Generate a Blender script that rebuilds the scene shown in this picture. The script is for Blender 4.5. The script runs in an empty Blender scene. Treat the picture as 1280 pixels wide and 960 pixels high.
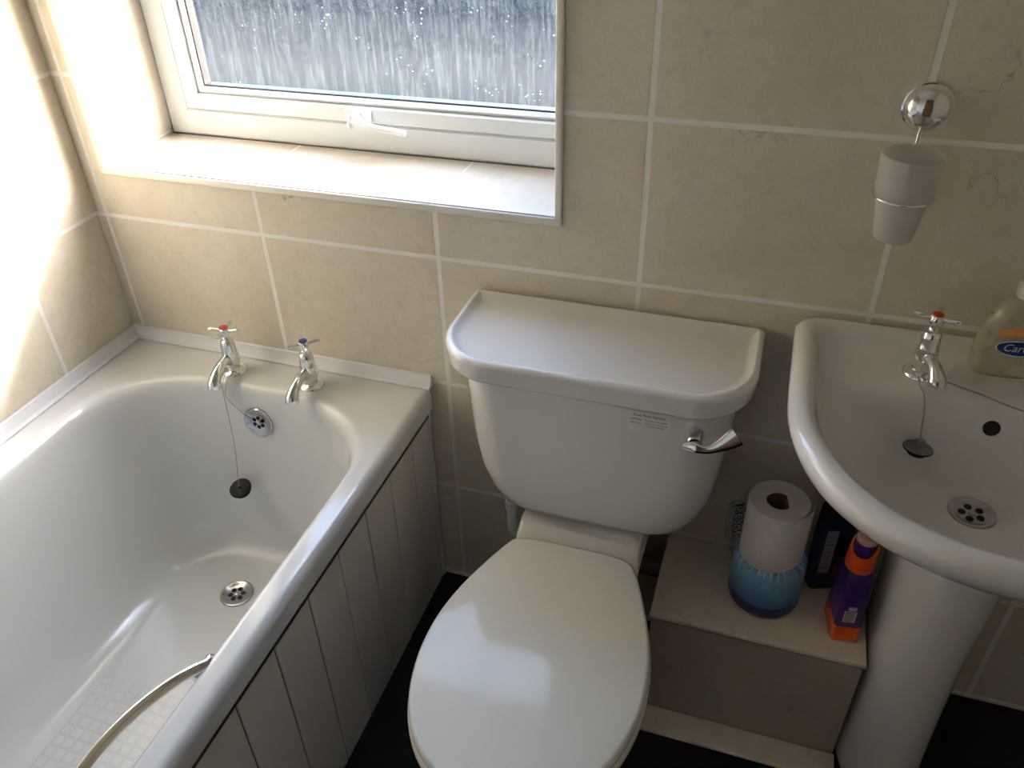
import bpy, bmesh, math, random
from mathutils import Vector, Matrix
from mathutils.bvhtree import BVHTree
random.seed(4)
SC = bpy.context.scene
COL = SC.collection
PI = math.pi

# ------------------------------------------------------------------ camera, world, sun, exposure
cam_d = bpy.data.cameras.new('camera')
cam = bpy.data.objects.new('camera', cam_d)
COL.objects.link(cam)
SC.camera = cam
cam_d.sensor_width = 36.0
cam_d.lens = 1028.75 / 1280 * 36.0
cam_d.clip_start = 0.02
CAM_ROT = Matrix(((0.9492968, -0.1629746, 0.2688398),
                  (0.3134690, 0.5557837, -0.7699622),
                  (-0.0239324, 0.8151955, 0.5786912)))
cam.matrix_world = Matrix.Translation((1.28548, -1.19684, 1.46590)) @ CAM_ROT.to_4x4()

SUN_DIR = Vector((-1.0, -0.75, -0.68)).normalized()      # the way the light travels
world = bpy.data.worlds.new('world')
SC.world = world
world.use_nodes = True
wn = world.node_tree.nodes
wl = world.node_tree.links
wn.clear()
wo = wn.new('ShaderNodeOutputWorld')
wb = wn.new('ShaderNodeBackground')
ws = wn.new('ShaderNodeTexSky')
ws.sky_type = 'NISHITA'
ws.sun_disc = False
ws.sun_elevation = math.asin(-SUN_DIR.z)
ws.sun_rotation = math.atan2(-SUN_DIR.x, -SUN_DIR.y)
ws.dust_density = 3.0
wb.inputs['Strength'].default_value = 1.8
wl.new(ws.outputs[0], wb.inputs[0])
wl.new(wb.outputs[0], wo.inputs[0])

sun_d = bpy.data.lights.new('sun', 'SUN')
sun = bpy.data.objects.new('sun', sun_d)
COL.objects.link(sun)
sun_d.energy = 18.5
sun_d.angle = math.radians(5.0)
sun_d.color = (1.0, 0.985, 0.95)
sun.rotation_euler = SUN_DIR.to_track_quat('-Z', 'Y').to_euler()
sun.location = (4, 3, 4)

SC.view_settings.view_transform = 'Standard'
SC.view_settings.look = 'None'
SC.view_settings.exposure = 0.48
SC.view_settings.gamma = 1.0
SC.view_settings.use_curve_mapping = False

# ------------------------------------------------------------------ materials
def srgb(r, g, b):
    f = lambda c: c / 12.92 if c <= 0.04045 else ((c + 0.055) / 1.055) ** 2.4
    return (f(r / 255), f(g / 255), f(b / 255), 1)

class NT:
    def __init__(s, name):
        s.m = bpy.data.materials.new(name)
        s.m.use_nodes = True
        s.t = s.m.node_tree
        s.t.nodes.clear()
        s.out = s.n('ShaderNodeOutputMaterial')
    def n(s, typ, **kw):
        x = s.t.nodes.new(typ)
        for k, v in kw.items():
            setattr(x, k, v)
        return x
    def l(s, a, b):
        s.t.links.new(a, b)
    def val(s, sock, v):
        if isinstance(v, (int, float, tuple)):
            sock.default_value = v
        else:
            s.l(v, sock)
    def math(s, op, a, b=0.0, c=None):
        x = s.n('ShaderNodeMath', operation=op)
        s.val(x.inputs[0], a)
        s.val(x.inputs[1], b)
        if c is not None:
            s.val(x.inputs[2], c)
        return x.outputs[0]
    def mix(s, f, a, b):
        x = s.n('ShaderNodeMix', data_type='RGBA')
        s.val(x.inputs[0], f)
        s.val(x.inputs[6], a)
        s.val(x.inputs[7], b)
        return x.outputs[2]
    def ramp(s, f, p0, p1):
        x = s.n('ShaderNodeMapRange', clamp=True)
        s.val(x.inputs[0], f)
        x.inputs[1].default_value = p0
        x.inputs[2].default_value = p1
        return x.outputs[0]
    def noise(s, vec, scale, detail=4, rough=0.5):
        x = s.n('ShaderNodeTexNoise')
        if vec is not None:
            s.l(vec, x.inputs['Vector'])
        x.inputs['Scale'].default_value = scale
        x.inputs['Detail'].default_value = detail
        x.inputs['Roughness'].default_value = rough
        return x.outputs[0]
    def pos(s):
        return s.n('ShaderNodeNewGeometry').outputs['Position']
    def sep(s, v):
        x = s.n('ShaderNodeSeparateXYZ')
        s.l(v, x.inputs[0])
        return x.outputs
    def bump(s, h, strength, dist):
        x = s.n('ShaderNodeBump')
        x.inputs['Strength'].default_value = strength
        x.inputs['Distance'].default_value = dist
        s.l(h, x.inputs['Height'])
        return x.outputs[0]
    def bsdf(s, col, rough=0.4, metal=0.0, normal=None, **kw):
        p = s.n('ShaderNodeBsdfPrincipled')
        s.val(p.inputs['Base Color'], col)
        s.val(p.inputs['Roughness'], rough)
        p.inputs['Metallic'].default_value = metal
        if normal is not None:
            s.l(normal, p.inputs['Normal'])
        for k, v in kw.items():
            s.val(p.inputs[k.replace('_', ' ')], v)
        s.l(p.outputs[0], s.out.inputs[0])
        return p

def simple(name, col, rough=0.4, metal=0.0, var=0.06, vscale=30, bump=0.0, **kw):
    """a plain surface with a little procedural variation of colour"""
    t = NT(name)
    tc = t.n('ShaderNodeTexCoord').outputs['Object']
    nz = t.noise(tc, vscale, 3)
    dark = tuple(c * (1 - var) for c in col[:3]) + (1,)
    light = tuple(min(1, c * (1 + var)) for c in col[:3]) + (1,)
    c = t.mix(nz, dark, light)
    nrm = t.bump(nz, bump, 0.002) if bump else None
    t.bsdf(c, rough, metal, nrm, **kw)
    return t.m

TW, TH = 0.3563, 0.2707      # wall tile width and height
GX0 = 0.3803                 # a vertical joint on the back wall
def tile_mat(name, ua, u0, va, v0, tw=TW, th=TH, g=0.0042, base=(0.735, 0.67, 0.56), rough=0.33, grout=(0.95, 0.91, 0.87, 1)):
    t = NT(name)
    P = t.pos()
    s = t.sep(P)
    u = t.math('DIVIDE', t.math('SUBTRACT', s[ua], u0), tw)
    v = t.math('DIVIDE', t.math('SUBTRACT', s[va], v0), th)
    def edge(w, size):
        f = t.math('FRACT', t.math('ADD', w, 50.0))
        d = t.math('MINIMUM', f, t.math('SUBTRACT', 1.0, f))
        return t.math('MULTIPLY', d, size)
    d = t.math('MINIMUM', edge(u, tw), edge(v, th))
    mask = t.ramp(d, g * 0.8, g * 1.25)                 # 0 in the joint, 1 on the tile
    n1 = t.noise(P, 5.0, 6, 0.6)
    n2 = t.noise(P, 42.0, 6, 0.7)
    b = base
    c = t.mix(t.ramp(n1, 0.3, 0.7), (b[0] * 0.93, b[1] * 0.90, b[2] * 0.86, 1), (b[0] * 1.08, b[1] * 1.09, b[2] * 1.11, 1))
    c = t.mix(t.math('MULTIPLY', t.ramp(n2, 0.48, 0.72), 0.42), c, (b[0] * 0.80, b[1] * 0.74, b[2] * 0.66, 1))
    n3 = t.noise(P, 170.0, 3, 0.6)
    c = t.mix(t.math('MULTIPLY', t.ramp(n3, 0.52, 0.75), 0.22), c, (b[0] * 0.6, b[1] * 0.55, b[2] * 0.5, 1))
    # thin scattered veins in the marble look of the glaze
    n4 = t.noise(P, 4.0, 5, 0.55)
    vein = t.math('SUBTRACT', 1.0, t.ramp(t.math('ABSOLUTE', t.math('SUBTRACT', n4, 0.5)), 0.0, 0.0045))
    sel = t.ramp(t.noise(P, 8.0, 2), 0.54, 0.66)
    c = t.mix(t.math('MULTIPLY', t.math('MULTIPLY', vein, sel), 0.55), c, (0.16, 0.11, 0.08, 1))
    vein2 = t.math('SUBTRACT', 1.0, t.ramp(t.math('ABSOLUTE', t.math('SUBTRACT', t.noise(P, 4.0, 6, 0.6), 0.47)), 0.0, 0.01))
    c = t.mix(t.math('MULTIPLY', t.math('MULTIPLY', vein2, t.ramp(t.noise(P, 6.0, 2), 0.5, 0.65)), 0.35), c, (b[0] * 1.2, b[1] * 1.25, b[2] * 1.3, 1))
    gn = t.mix(n2, grout, (grout[0] * .9, grout[1] * .9, grout[2] * .9, 1))
    c = t.mix(mask, gn, c)
    r = t.math('ADD', t.math('MULTIPLY', mask, rough - 0.8), 0.8)
    h = t.math('ADD', mask, t.math('MULTIPLY', n1, 0.25))
    t.bsdf(c, r, 0.0, t.bump(h, 0.5, 0.0012))
    return t.m

M_BACK = tile_mat('beige_wall_tile_back', 0, GX0, 2, 0.0)
M_SIDE = tile_mat('beige_wall_tile_side', 1, -0.201, 2, 0.0)
M_SILL = tile_mat('beige_sill_tile', 0, 0.3663, 1, 0.34, tw=0.3675, th=0.42, g=0.0024, base=(0.70, 0.64, 0.555))
M_REVEAL = tile_mat('beige_reveal_tile', 1, 0.5, 2, 0.92, tw=0.6, th=TH, g=0.002, base=(0.70, 0.64, 0.555))
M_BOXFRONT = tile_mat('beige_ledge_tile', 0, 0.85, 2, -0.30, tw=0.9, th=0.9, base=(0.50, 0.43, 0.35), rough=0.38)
M_BOXTOP = tile_mat('beige_ledge_tile_lightened', 0, 0.85, 1, -0.60, tw=0.9, th=0.9, base=(0.88, 0.80, 0.68), rough=0.38)  # ledge tile, colour lightened to offset the deep shade under the basin
M_PAINT = simple('white_paint', (0.80, 0.80, 0.80, 1), 0.7)
M_CREAM = simple('pale_paint', (0.78, 0.77, 0.75, 1), 0.6)
M_WOOD = simple('brown_door', (0.20, 0.10, 0.05, 1), 0.4, var=0.3)
M_TRIM = simple('cream_plastic_bead', (0.90, 0.87, 0.80, 1), 0.3, var=0.03)
M_SEAL = simple('white_sealing_strip', (0.80, 0.80, 0.84, 1), 0.3, var=0.03)
M_UPVC = simple('white_window_plastic', (0.78, 0.815, 0.83, 1), 0.32, var=0.04, vscale=12)
M_GASKET = simple('black_gasket', (0.03, 0.03, 0.035, 1), 0.5)
M_CER = simple('white_ceramic', (0.82, 0.805, 0.79, 1), 0.10, var=0.015, vscale=4, Coat_Weight=0.3)
M_LID = simple('white_plastic_lid', (0.78, 0.785, 0.76, 1), 0.10, var=0.01, vscale=4, Specular_IOR_Level=0.32)
M_PANEL = simple('white_panel', (0.78, 0.765, 0.755, 1), 0.33, var=0.03)
M_GROOVE = simple('dark_groove', (0.02, 0.02, 0.025, 1), 0.7)
M_FLOOR = simple('black_vinyl_floor', (0.012, 0.012, 0.015, 1), 0.6, var=0.3, vscale=60, bump=0.2, Specular_IOR_Level=0.2)
M_CHROME = simple('chrome', (0.82, 0.82, 0.83, 1), 0.07, 1.0, var=0.02)
M_STEEL = simple('brushed_steel', (0.55, 0.54, 0.53, 1), 0.22, 1.0, var=0.05)
M_CHAIN = simple('steel_chain', (0.35, 0.34, 0.33, 1), 0.35, 1.0, var=0.3, vscale=800)
M_HOLE = simple('black_hole', (0.006, 0.006, 0.007, 1), 0.6)
M_RUBBER = simple('black_rubber', (0.006, 0.007, 0.011, 1), 0.5, Specular_IOR_Level=0.25)
M_RED = simple('red_enamel', (0.55, 0.06, 0.02, 1), 0.3)
M_BLUE = simple('blue_enamel', (0.02, 0.06, 0.30, 1), 0.3)
M_PAPER = simple('toilet_paper', (0.80, 0.74, 0.70, 1), 0.95, var=0.04, vscale=120, bump=0.3)
M_CARD = simple('cardboard_core', (0.20, 0.14, 0.09, 1), 0.9)
M_NAVY = simple('navy_plastic', (0.006, 0.009, 0.055, 1), 0.3)
M_PURPLE = simple('purple_plastic', (0.050, 0.012, 0.16, 1), 0.28, var=0.12)
M_ORANGE = simple('orange_plastic', (0.85, 0.10, 0.015, 1), 0.33)
M_PINK = simple('pale_pink_plastic', (0.70, 0.42, 0.38, 1), 0.4)
M_LABELW = simple('white_label', (0.62, 0.60, 0.62, 1), 0.5)
M_LABELL = simple('lilac_label', (0.36, 0.33, 0.42, 1), 0.5)
M_INK = simple('grey_ink', (0.05, 0.045, 0.045, 1), 0.6)
M_INKR = simple('faded_red_ink', (0.28, 0.18, 0.17, 1), 0.6)
M_STICK = simple('sticker_paper', (0.80, 0.77, 0.73, 1), 0.35, var=0.02)
M_SOAPBLUE = simple('dark_blue_print', (0.008, 0.03, 0.20, 1), 0.35)
M_SOAPOR = simple('orange_print', (0.75, 0.30, 0.07, 1), 0.4)
M_SOAPWH = simple('white_print', (0.75, 0.75, 0.78, 1), 0.4)
M_PIPE = simple('grey_pipe', (0.25, 0.23, 0.22, 1), 0.5)

def tub_mat():
    t = NT('white_acrylic')
    P = t.pos()
    s = t.sep(P)
    col = t.mix(t.noise(P, 3.0, 2), (0.705, 0.715, 0.715, 1), (0.735, 0.745, 0.745, 1))
    k = 0.021                                            # raised squares of the anti-slip area
    def e(w):
        f = t.math('FRACT', t.math('ADD', t.math('DIVIDE', w, k), 50.0))
        return t.math('MINIMUM', f, t.math('SUBTRACT', 1.0, f))
    d = t.ramp(t.math('MINIMUM', e(s[0]), e(s[1])), 0.10, 0.17)
    inx = t.math('MULTIPLY', t.math('GREATER_THAN', s[0], 0.231), t.math('LESS_THAN', s[0], 0.504))
    iny = t.math('MULTIPLY', t.math('LESS_THAN', s[1], -0.546), t.math('GREATER_THAN', s[1], -1.2))
    low = t.math('LESS_THAN', s[2], 0.16)
    area = t.math('MULTIPLY', t.math('MULTIPLY', inx, iny), low)
    h = t.math('MULTIPLY', d, area)
    gaps = t.math('MULTIPLY', area, t.math('SUBTRACT', 1.0, d))  # the floor between the squares, coloured a little darker
    col = t.mix(t.math('MULTIPLY', gaps, 0.13), col, (0.42, 0.40, 0.36, 1))
    t.bsdf(col, 0.13, 0.0, t.bump(h, 0.5, 0.0012), Coat_Weight=0.3)
    return t.m
M_TUB = tub_mat()

def obscured_glass():
    """thin patterned glass: rain-like vertical streaks and droplets; part of the light passes straight, part is bent, a little is scattered"""
    t = NT('rain_patterned_glass')
    tc = t.n('ShaderNodeTexCoord').outputs['Object']
    mp = t.n('ShaderNodeMapping')
    mp.inputs['Scale'].default_value = (1.0, 1.0, 0.13)
    t.l(tc, mp.inputs['Vector'])
    st = t.noise(mp.outputs[0], 120.0, 4, 0.6)
    mp2 = t.n('ShaderNodeMapping')
    mp2.inputs['Scale'].default_value = (1.0, 1.0, 0.45)
    t.l(tc, mp2.inputs['Vector'])
    st2 = t.noise(mp2.outputs[0], 70.0, 3, 0.5)
    vo = t.n('ShaderNodeTexVoronoi', feature='F1')
    t.l(tc, vo.inputs['Vector'])
    vo.inputs['Scale'].default_value = 135.0
    drop = t.math('SUBTRACT', 1.0, t.ramp(vo.outputs['Distance'], 0.08, 0.32))
    drop = t.math('MULTIPLY', drop, t.ramp(t.noise(tc, 30.0, 2), 0.58, 0.64))
    h = t.math('ADD', t.math('ADD', st, t.math('MULTIPLY', st2, 1.2)), t.math('MULTIPLY', drop, 0.35))
    nrm = t.bump(h, 1.0, 0.0035)
    rf = t.n('ShaderNodeBsdfRefraction')
    rf.inputs['IOR'].default_value = 1.18
    rf.inputs['Roughness'].default_value = 0.03
    rf.inputs['Color'].default_value = (0.93, 0.98, 1.0, 1)
    t.l(nrm, rf.inputs['Normal'])
    tr = t.n('ShaderNodeBsdfTransparent')
    tr.inputs['Color'].default_value = (0.92, 0.97, 1.0, 1)
    tl = t.n('ShaderNodeBsdfTranslucent')
    tl.inputs['Color'].default_value = (0.80, 0.95, 1.0, 1)
    t.l(nrm, tl.inputs['Normal'])
    gl = t.n('ShaderNodeBsdfGlossy')
    gl.inputs['Roughness'].default_value = 0.08
    t.l(nrm, gl.inputs['Normal'])
    m1 = t.n('ShaderNodeMixShader'); m1.inputs[0].default_value = 0.45
    t.l(rf.outputs[0], m1.inputs[1]); t.l(tr.outputs[0], m1.inputs[2])
    # ribs and droplets of the pattern scatter more light than the flats between them
    mp3 = t.n('ShaderNodeMapping')
    mp3.inputs['Scale'].default_value = (1.0, 1.0, 0.075)
    t.l(tc, mp3.inputs['Vector'])
    rib = t.ramp(t.noise(mp3.outputs[0], 170.0, 3, 0.6), 0.44, 0.66)
    rib2 = t.ramp(t.noise(mp3.outputs[0], 60.0, 2, 0.5), 0.35, 0.65)
    fine = t.ramp(t.noise(tc, 130.0, 3, 0.6), 0.40, 0.70)
    sc_ = t.math('ADD', t.math('MULTIPLY', rib, 0.020), t.math('MULTIPLY', t.math('MULTIPLY', rib2, fine), 0.014))
    sc_ = t.math('ADD', sc_, t.math('MULTIPLY', t.ramp(drop, 0.35, 0.9), 0.30))
    m2 = t.n('ShaderNodeMixShader'); t.l(t.math('ADD', sc_, 0.001), m2.inputs[0])
    t.l(m1.outputs[0], m2.inputs[1]); t.l(tl.outputs[0], m2.inputs[2])
    m3 = t.n('ShaderNodeMixShader'); m3.inputs[0].default_value = 0.018
    t.l(m2.outputs[0], m3.inputs[1]); t.l(gl.outputs[0], m3.inputs[2])
    t.l(m3.outputs[0], t.out.inputs[0])
    return t.m
M_GLASS = obscured_glass()

def frosted():
    t = NT('frosted_tumbler_glass')
    d = t.n('ShaderNodeBsdfDiffuse'); d.inputs[0].default_value = (0.78, 0.76, 0.74, 1)
    tl = t.n('ShaderNodeBsdfTranslucent'); tl.inputs[0].default_value = (0.80, 0.78, 0.76, 1)
    tr = t.n('ShaderNodeBsdfTransparent')
    gl = t.n('ShaderNodeBsdfGlossy'); gl.inputs['Roughness'].default_value = 0.35
    nz = t.noise(t.n('ShaderNodeTexCoord').outputs['Object'], 60, 2)
    a = t.n('ShaderNodeMixShader'); a.inputs[0].default_value = 0.45
    t.l(d.outputs[0], a.inputs[1]); t.l(tl.outputs[0], a.inputs[2])
    b = t.n('ShaderNodeMixShader'); t.l(t.math('ADD', t.math('MULTIPLY', nz, 0.08), 0.24), b.inputs[0])
    t.l(a.outputs[0], b.inputs[1]); t.l(tr.outputs[0], b.inputs[2])
    c = t.n('ShaderNodeMixShader'); c.inputs[0].default_value = 0.06
    t.l(b.outputs[0], c.inputs[1]); t.l(gl.outputs[0], c.inputs[2])
    t.l(c.outputs[0], t.out.inputs[0])
    return t.m
M_FROST = frosted()

def clearish(name, col, transp, rough=0.12, gloss=0.08):
    t = NT(name)
    d = t.n('ShaderNodeBsdfDiffuse'); d.inputs[0].default_value = col
    tr = t.n('ShaderNodeBsdfTransparent'); tr.inputs[0].default_value = tuple(0.55 + 0.45 * c / max(col[:3]) for c in col[:3]) + (1,)
    gl = t.n('ShaderNodeBsdfGlossy'); gl.inputs['Roughness'].default_value = rough
    nz = t.noise(t.n('ShaderNodeTexCoord').outputs['Object'], 25, 2)
    b = t.n('ShaderNodeMixShader'); t.l(t.math('ADD', t.math('MULTIPLY', nz, 0.1), transp - 0.05), b.inputs[0])
    t.l(d.outputs[0], b.inputs[1]); t.l(tr.outputs[0], b.inputs[2])
    c = t.n('ShaderNodeMixShader'); c.inputs[0].default_value = gloss
    t.l(b.outputs[0], c.inputs[1]); t.l(gl.outputs[0], c.inputs[2])
    t.l(c.outputs[0], t.out.inputs[0])
    return t.m
M_SOAP = clearish('yellowish_clear_soap', (0.66, 0.61, 0.47, 1), 0.62)
M_SOAPCAP = clearish('clear_cap', (0.62, 0.62, 0.62, 1), 0.35)
M_FILM = clearish('clear_wrapper_film', (0.30, 0.32, 0.34, 1), 0.86, 0.15, 0.10)

def wrap_mat():
    """printed wrapper: light blue, navy foot, pleats round the opening"""
    t = NT('blue_wrapper')
    P = t.pos()
    s = t.sep(P)
    n = t.noise(P, 28, 3)
    z = t.math('ADD', s[2], t.math('MULTIPLY', t.math('SUBTRACT', n, 0.5), 0.012))
    c = t.mix(t.ramp(z, 0.30, 0.36), (0.06, 0.17, 0.40, 1), (0.17, 0.38, 0.64, 1))
    c = t.mix(t.ramp(n, 0.5, 0.75), c, (0.26, 0.44, 0.62, 1))
    dx = t.math('SUBTRACT', s[0], 1.378)
    dy = t.math('SUBTRACT', s[1], -0.104)
    ang = t.math('ARCTAN2', dy, dx)
    st = t.math('SINE', t.math('ADD', t.math('MULTIPLY', ang, 31.0), t.math('MULTIPLY', n, 9.0)))
    c = t.mix(t.math('MULTIPLY', t.math('MULTIPLY', t.ramp(st, 0.45, 0.95), t.ramp(s[2], 0.362, 0.376)), 0.75), c, (0.55, 0.68, 0.78, 1))
    c = t.mix(t.ramp(z, 0.297, 0.302), (0.012, 0.022, 0.12, 1), c)
    t.bsdf(c, 0.28, 0.0, t.bump(t.noise(P, 60, 3), 0.25, 0.004))
    return t.m
M_WRAP = wrap_mat()

# ------------------------------------------------------------------ helpers
WL = {}                                     # origin of every object in the world
def obj(name, bm, mat, parent=None, loc=None, smooth=38, mats=None):
    me = bpy.data.meshes.new(name)
    bmesh.ops.recalc_face_normals(bm, faces=bm.faces[:])
    o = bpy.data.objects.new(name, me)
    base = WL[parent.name] if parent else Vector(loc or (0, 0, 0))
    bmesh.ops.translate(bm, verts=bm.verts[:], vec=-base)
    for f in bm.faces:
        f.smooth = smooth > 0
    bm.to_mesh(me)
    bm.free()
    if smooth > 0:
        me.set_sharp_from_angle(angle=math.radians(smooth))
    for m in (mats or [mat]):
        me.materials.append(m)
    COL.objects.link(o)
    if parent:
        o.parent = parent
    else:
        o.location = base
    WL[o.name] = base
    return o

def weighted(o):
    m = o.modifiers.new('weighted_normals', 'WEIGHTED_NORMAL')
    m.keep_sharp = True
    m.weight = 60
    return o

def thing(name, label, cat, loc, group=None):
    o = bpy.data.objects.new(name, None)
    COL.objects.link(o)
    o.empty_display_size = 0.05
    o.location = loc
    WL[o.name] = Vector(loc)
    return tag(o, label, cat, group)

def tag(o, label, cat, group=None):
    o['label'] = label
    o['category'] = cat
    if group:
        o['group'] = group
    return o

def struct(o):
    o['kind'] = 'structure'
    return o

def box(bm, x0, x1, y0, y1, z0, z1, bev=0.0, mi=0):
    vs = [bm.verts.new((x, y, z)) for z in (z0, z1) for y in (y0, y1) for x in (x0, x1)]
    q = [(0, 2, 3, 1), (4, 5, 7, 6), (0, 1, 5, 4), (2, 6, 7, 3), (0, 4, 6, 2), (1, 3, 7, 5)]
    fs = [bm.faces.new([vs[i] for i in f]) for f in q]
    for f in fs:
        f.material_index = mi
    if bev:
        es = list({e for f in fs for e in f.edges})
        bmesh.ops.bevel(bm, geom=es, offset=bev, segments=3, affect='EDGES', profile=0.5)
    return fs

def loft(bm, loops, cap0=True, cap1=True, closed=True, mi=0):
    rows = [[bm.verts.new(p) for p in lp] for lp in loops]
    n = len(rows[0])
    for a, b in zip(rows, rows[1:]):
        for i in range(n if closed else n - 1):
            j = (i + 1) % n
            f = bm.faces.new((a[i], a[j], b[j], b[i]))
            f.material_index = mi
    if cap0:
        bm.faces.new(list(reversed(rows[0]))).material_index = mi
    if cap1:
        bm.faces.new(rows[-1]).material_index = mi
    return rows

def frame_of(d, up=Vector((0, 0, 1))):
    d = Vector(d).normalized()
    if abs(d.dot(up)) > 0.98:
        up = Vector((0, 1, 0))
    a = up.cross(d).normalized()
    return a, d.cross(a)

def catmull(pts, sub=6, closed=False):
    P = [Vector(p) for p in pts]
    n = len(P)
    out = []
    rng = range(n) if closed else range(n - 1)
    for i in rng:
        p0 = P[(i - 1) % n] if closed or i > 0 else P[0] * 2 - P[1]
        p1 = P[i]
        p2 = P[(i + 1) % n]
        p3 = P[(i + 2) % n] if closed or i + 2 < n else P[-1] * 2 - P[-2]
        for k in range(sub):
            t = k / sub
            out.append(0.5 * ((2 * p1) + (-p0 + p2) * t + (2 * p0 - 5 * p1 + 4 * p2 - p3) * t * t + (-p0 + 3 * p1 - 3 * p2 + p3) * t ** 3))
    if not closed:
        out.append(P[-1])
    return out

def tube(bm, path, r, n=10, closed=False, flat=1.0, caps=True, mi=0):
    """sweep; r is a number or one per point; flat squeezes the section's second axis"""
    P = [Vector(p) for p in path]
    m = len(P)
    rr = r if isinstance(r, (list, tuple)) else [r] * m
    loops = []
    a = None
    for i in range(m):
        if closed:
            d = P[(i + 1) % m] - P[i - 1]
        else:
            d = P[min(i + 1, m - 1)] - P[max(i - 1, 0)]
        d.normalize()
        if a is None:
            a, b = frame_of(d)
        else:
            a = (a - d * a.dot(d)).normalized()
            b = d.cross(a)
        loops.append([P[i] + a * math.cos(2 * PI * k / n) * rr[i] + b * math.sin(2 * PI * k / n) * rr[i] * flat for k in range(n)])
    if closed:
        loops.append(loops[0])
        rows = [[bm.verts.new(p) for p in lp] for lp in loops[:-1]]
        for i in range(m):
            A, B = rows[i], rows[(i + 1) % m]
            for k in range(n):
                bm.faces.new((A[k], A[(k + 1) % n], B[(k + 1) % n], B[k])).material_index = mi
    else:
        loft(bm, loops, caps, caps, mi=mi)

def lathe(bm, prof, c=(0, 0, 0), axis=(0, 0, 1), n=32, cap0=True, cap1=True, sx=1.0, mi=0):
    """prof: (radius, height along the axis)"""
    c = Vector(c)
    d = Vector(axis).normalized()
    a, b = frame_of(d) if abs(d.z) < 0.999 else (Vector((1, 0, 0)), Vector((0, 1, 0)))
    loops = [[c + d * h + a * r * math.cos(2 * PI * k / n) * sx + b * r * math.sin(2 * PI * k / n) for k in range(n)] for r, h in prof]
    loft(bm, loops, cap0, cap1, mi=mi)

def rrect(x0, x1, y0, y1, z, rx, ry=None, n=8, skip=0, ex=2.0):
    """rounded rectangle at height z; rx, ry may be 4-tuples for the corners (x1y1, x0y1, x0y0, x1y0)"""
    if ry is None:
        ry = rx
    RX = rx if isinstance(rx, tuple) else (rx,) * 4
    RY = ry if isinstance(ry, tuple) else (ry,) * 4
    out = []
    cs = [(x1, y1, -1, -1, 0), (x0, y1, 1, -1, 90), (x0, y0, 1, 1, 180), (x1, y0, -1, 1, 270)]
    for i, (cx, cy, sx, sy, a0) in enumerate(cs):
        for k in range(n + 1):
            a = math.radians(a0 + 90 * k / n)
            ca, sa = math.cos(a), math.sin(a)
            px = math.copysign(abs(ca) ** (2 / ex), ca)
            py = math.copysign(abs(sa) ** (2 / ex), sa)
            out.append(Vector((cx + sx * RX[i] + RX[i] * px, cy + sy * RY[i] + RY[i] * py, z)))
    return out

def text_mesh(bm, s, size, M4, extrude=0.0002, mi=0, align='CENTER', bend=None, shear=0.0):
    cu = bpy.data.curves.new('t', 'FONT')
    cu.body = s
    cu.size = size
    cu.extrude = extrude
    cu.align_x = align
    cu.align_y = 'CENTER'
    cu.shear = shear
    to = bpy.data.objects.new('t', cu)
    COL.objects.link(to)
    dg = bpy.context.evaluated_depsgraph_get()
    me = bpy.data.meshes.new_from_object(to.evaluated_get(dg))
    tb = bmesh.new()
    tb.from_mesh(me)
    if bend:
        bmesh.ops.triangulate(tb, faces=tb.faces[:])
        for v in tb.verts:
            v.co = bend(v.co)
    bmesh.ops.transform(tb, matrix=M4, verts=tb.verts[:])
    for f in tb.faces:
        f.material_index = mi
    me2 = bpy.data.meshes.new('t2')
    tb.to_mesh(me2)
    tb.free()
    n0 = len(bm.faces)
    bm.from_mesh(me2)
    bm.faces.ensure_lookup_table()
    for f in bm.faces[n0:]:
        f.material_index = mi
    bpy.data.objects.remove(to)
    bpy.data.curves.remove(cu)
    bpy.data.meshes.remove(me)
    bpy.data.meshes.remove(me2)

def tf(bm, M4, start=0):
    bm.verts.ensure_lookup_table()
    bmesh.ops.transform(bm, matrix=M4, verts=bm.verts[start:])

# ------------------------------------------------------------------ the room
RX1, RY0, CZ, FZ = 2.16, -1.78, 2.35, -0.01
WX0, WX1, WZ0, WZ1, WY = 0.062, 0.950, 0.914, 1.86, 0.20     # window opening; frame plane
# back wall with the window opening
bm = bmesh.new()
TB = 0.30
for (a, b, c, d) in ((-0.25, WX0, FZ - 0.1, CZ + 0.1), (WX1 + 0.085, RX1 + 0.25, FZ - 0.1, CZ + 0.1),
                     (WX0, WX1 + 0.085, FZ - 0.1, WZ0 - 0.012), (WX0, WX1 + 0.085, WZ1, CZ + 0.1)):
    for f in box(bm, a, b, 0.0, TB, c, d):
        f.normal_update()
        if abs(f.normal.x) > 0.5:
            f.material_index = 1
for f in box(bm, WX1, WX1 + 0.085, 0.0, WY - 0.001, WZ0 - 0.012, WZ1):
    f.normal_update()
    if abs(f.normal.x) > 0.5:
        f.material_index = 1
wall_back = struct(obj('wall_back', bm, None, smooth=0, mats=[M_BACK, M_REVEAL]))
bm = bmesh.new(); box(bm, -0.25, 0.0, RY0 - 0.2, 0.0, FZ - 0.1, CZ + 0.1)
struct(obj('wall_left', bm, M_SIDE, smooth=0))
bm = bmesh.new(); box(bm, RX1, RX1 + 0.25, RY0 - 0.2, 0.0, FZ - 0.1, CZ + 0.1)
struct(obj('wall_right', bm, M_SIDE, smooth=0))
bm = bmesh.new(); box(bm, 0.0, RX1, RY0 - 0.2, RY0, FZ - 0.1, CZ + 0.1)
struct(obj('wall_front', bm, M_CREAM, smooth=0))
bm = bmesh.new(); box(bm, 0.0, RX1, RY0, 0.0, FZ - 0.1, FZ)
struct(obj('floor', bm, M_FLOOR, smooth=0))
bm = bmesh.new(); box(bm, 0.0, RX1, RY0, 0.0, CZ, CZ + 0.1)
struct(obj('ceiling', bm, M_PAINT, smooth=0))
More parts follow.
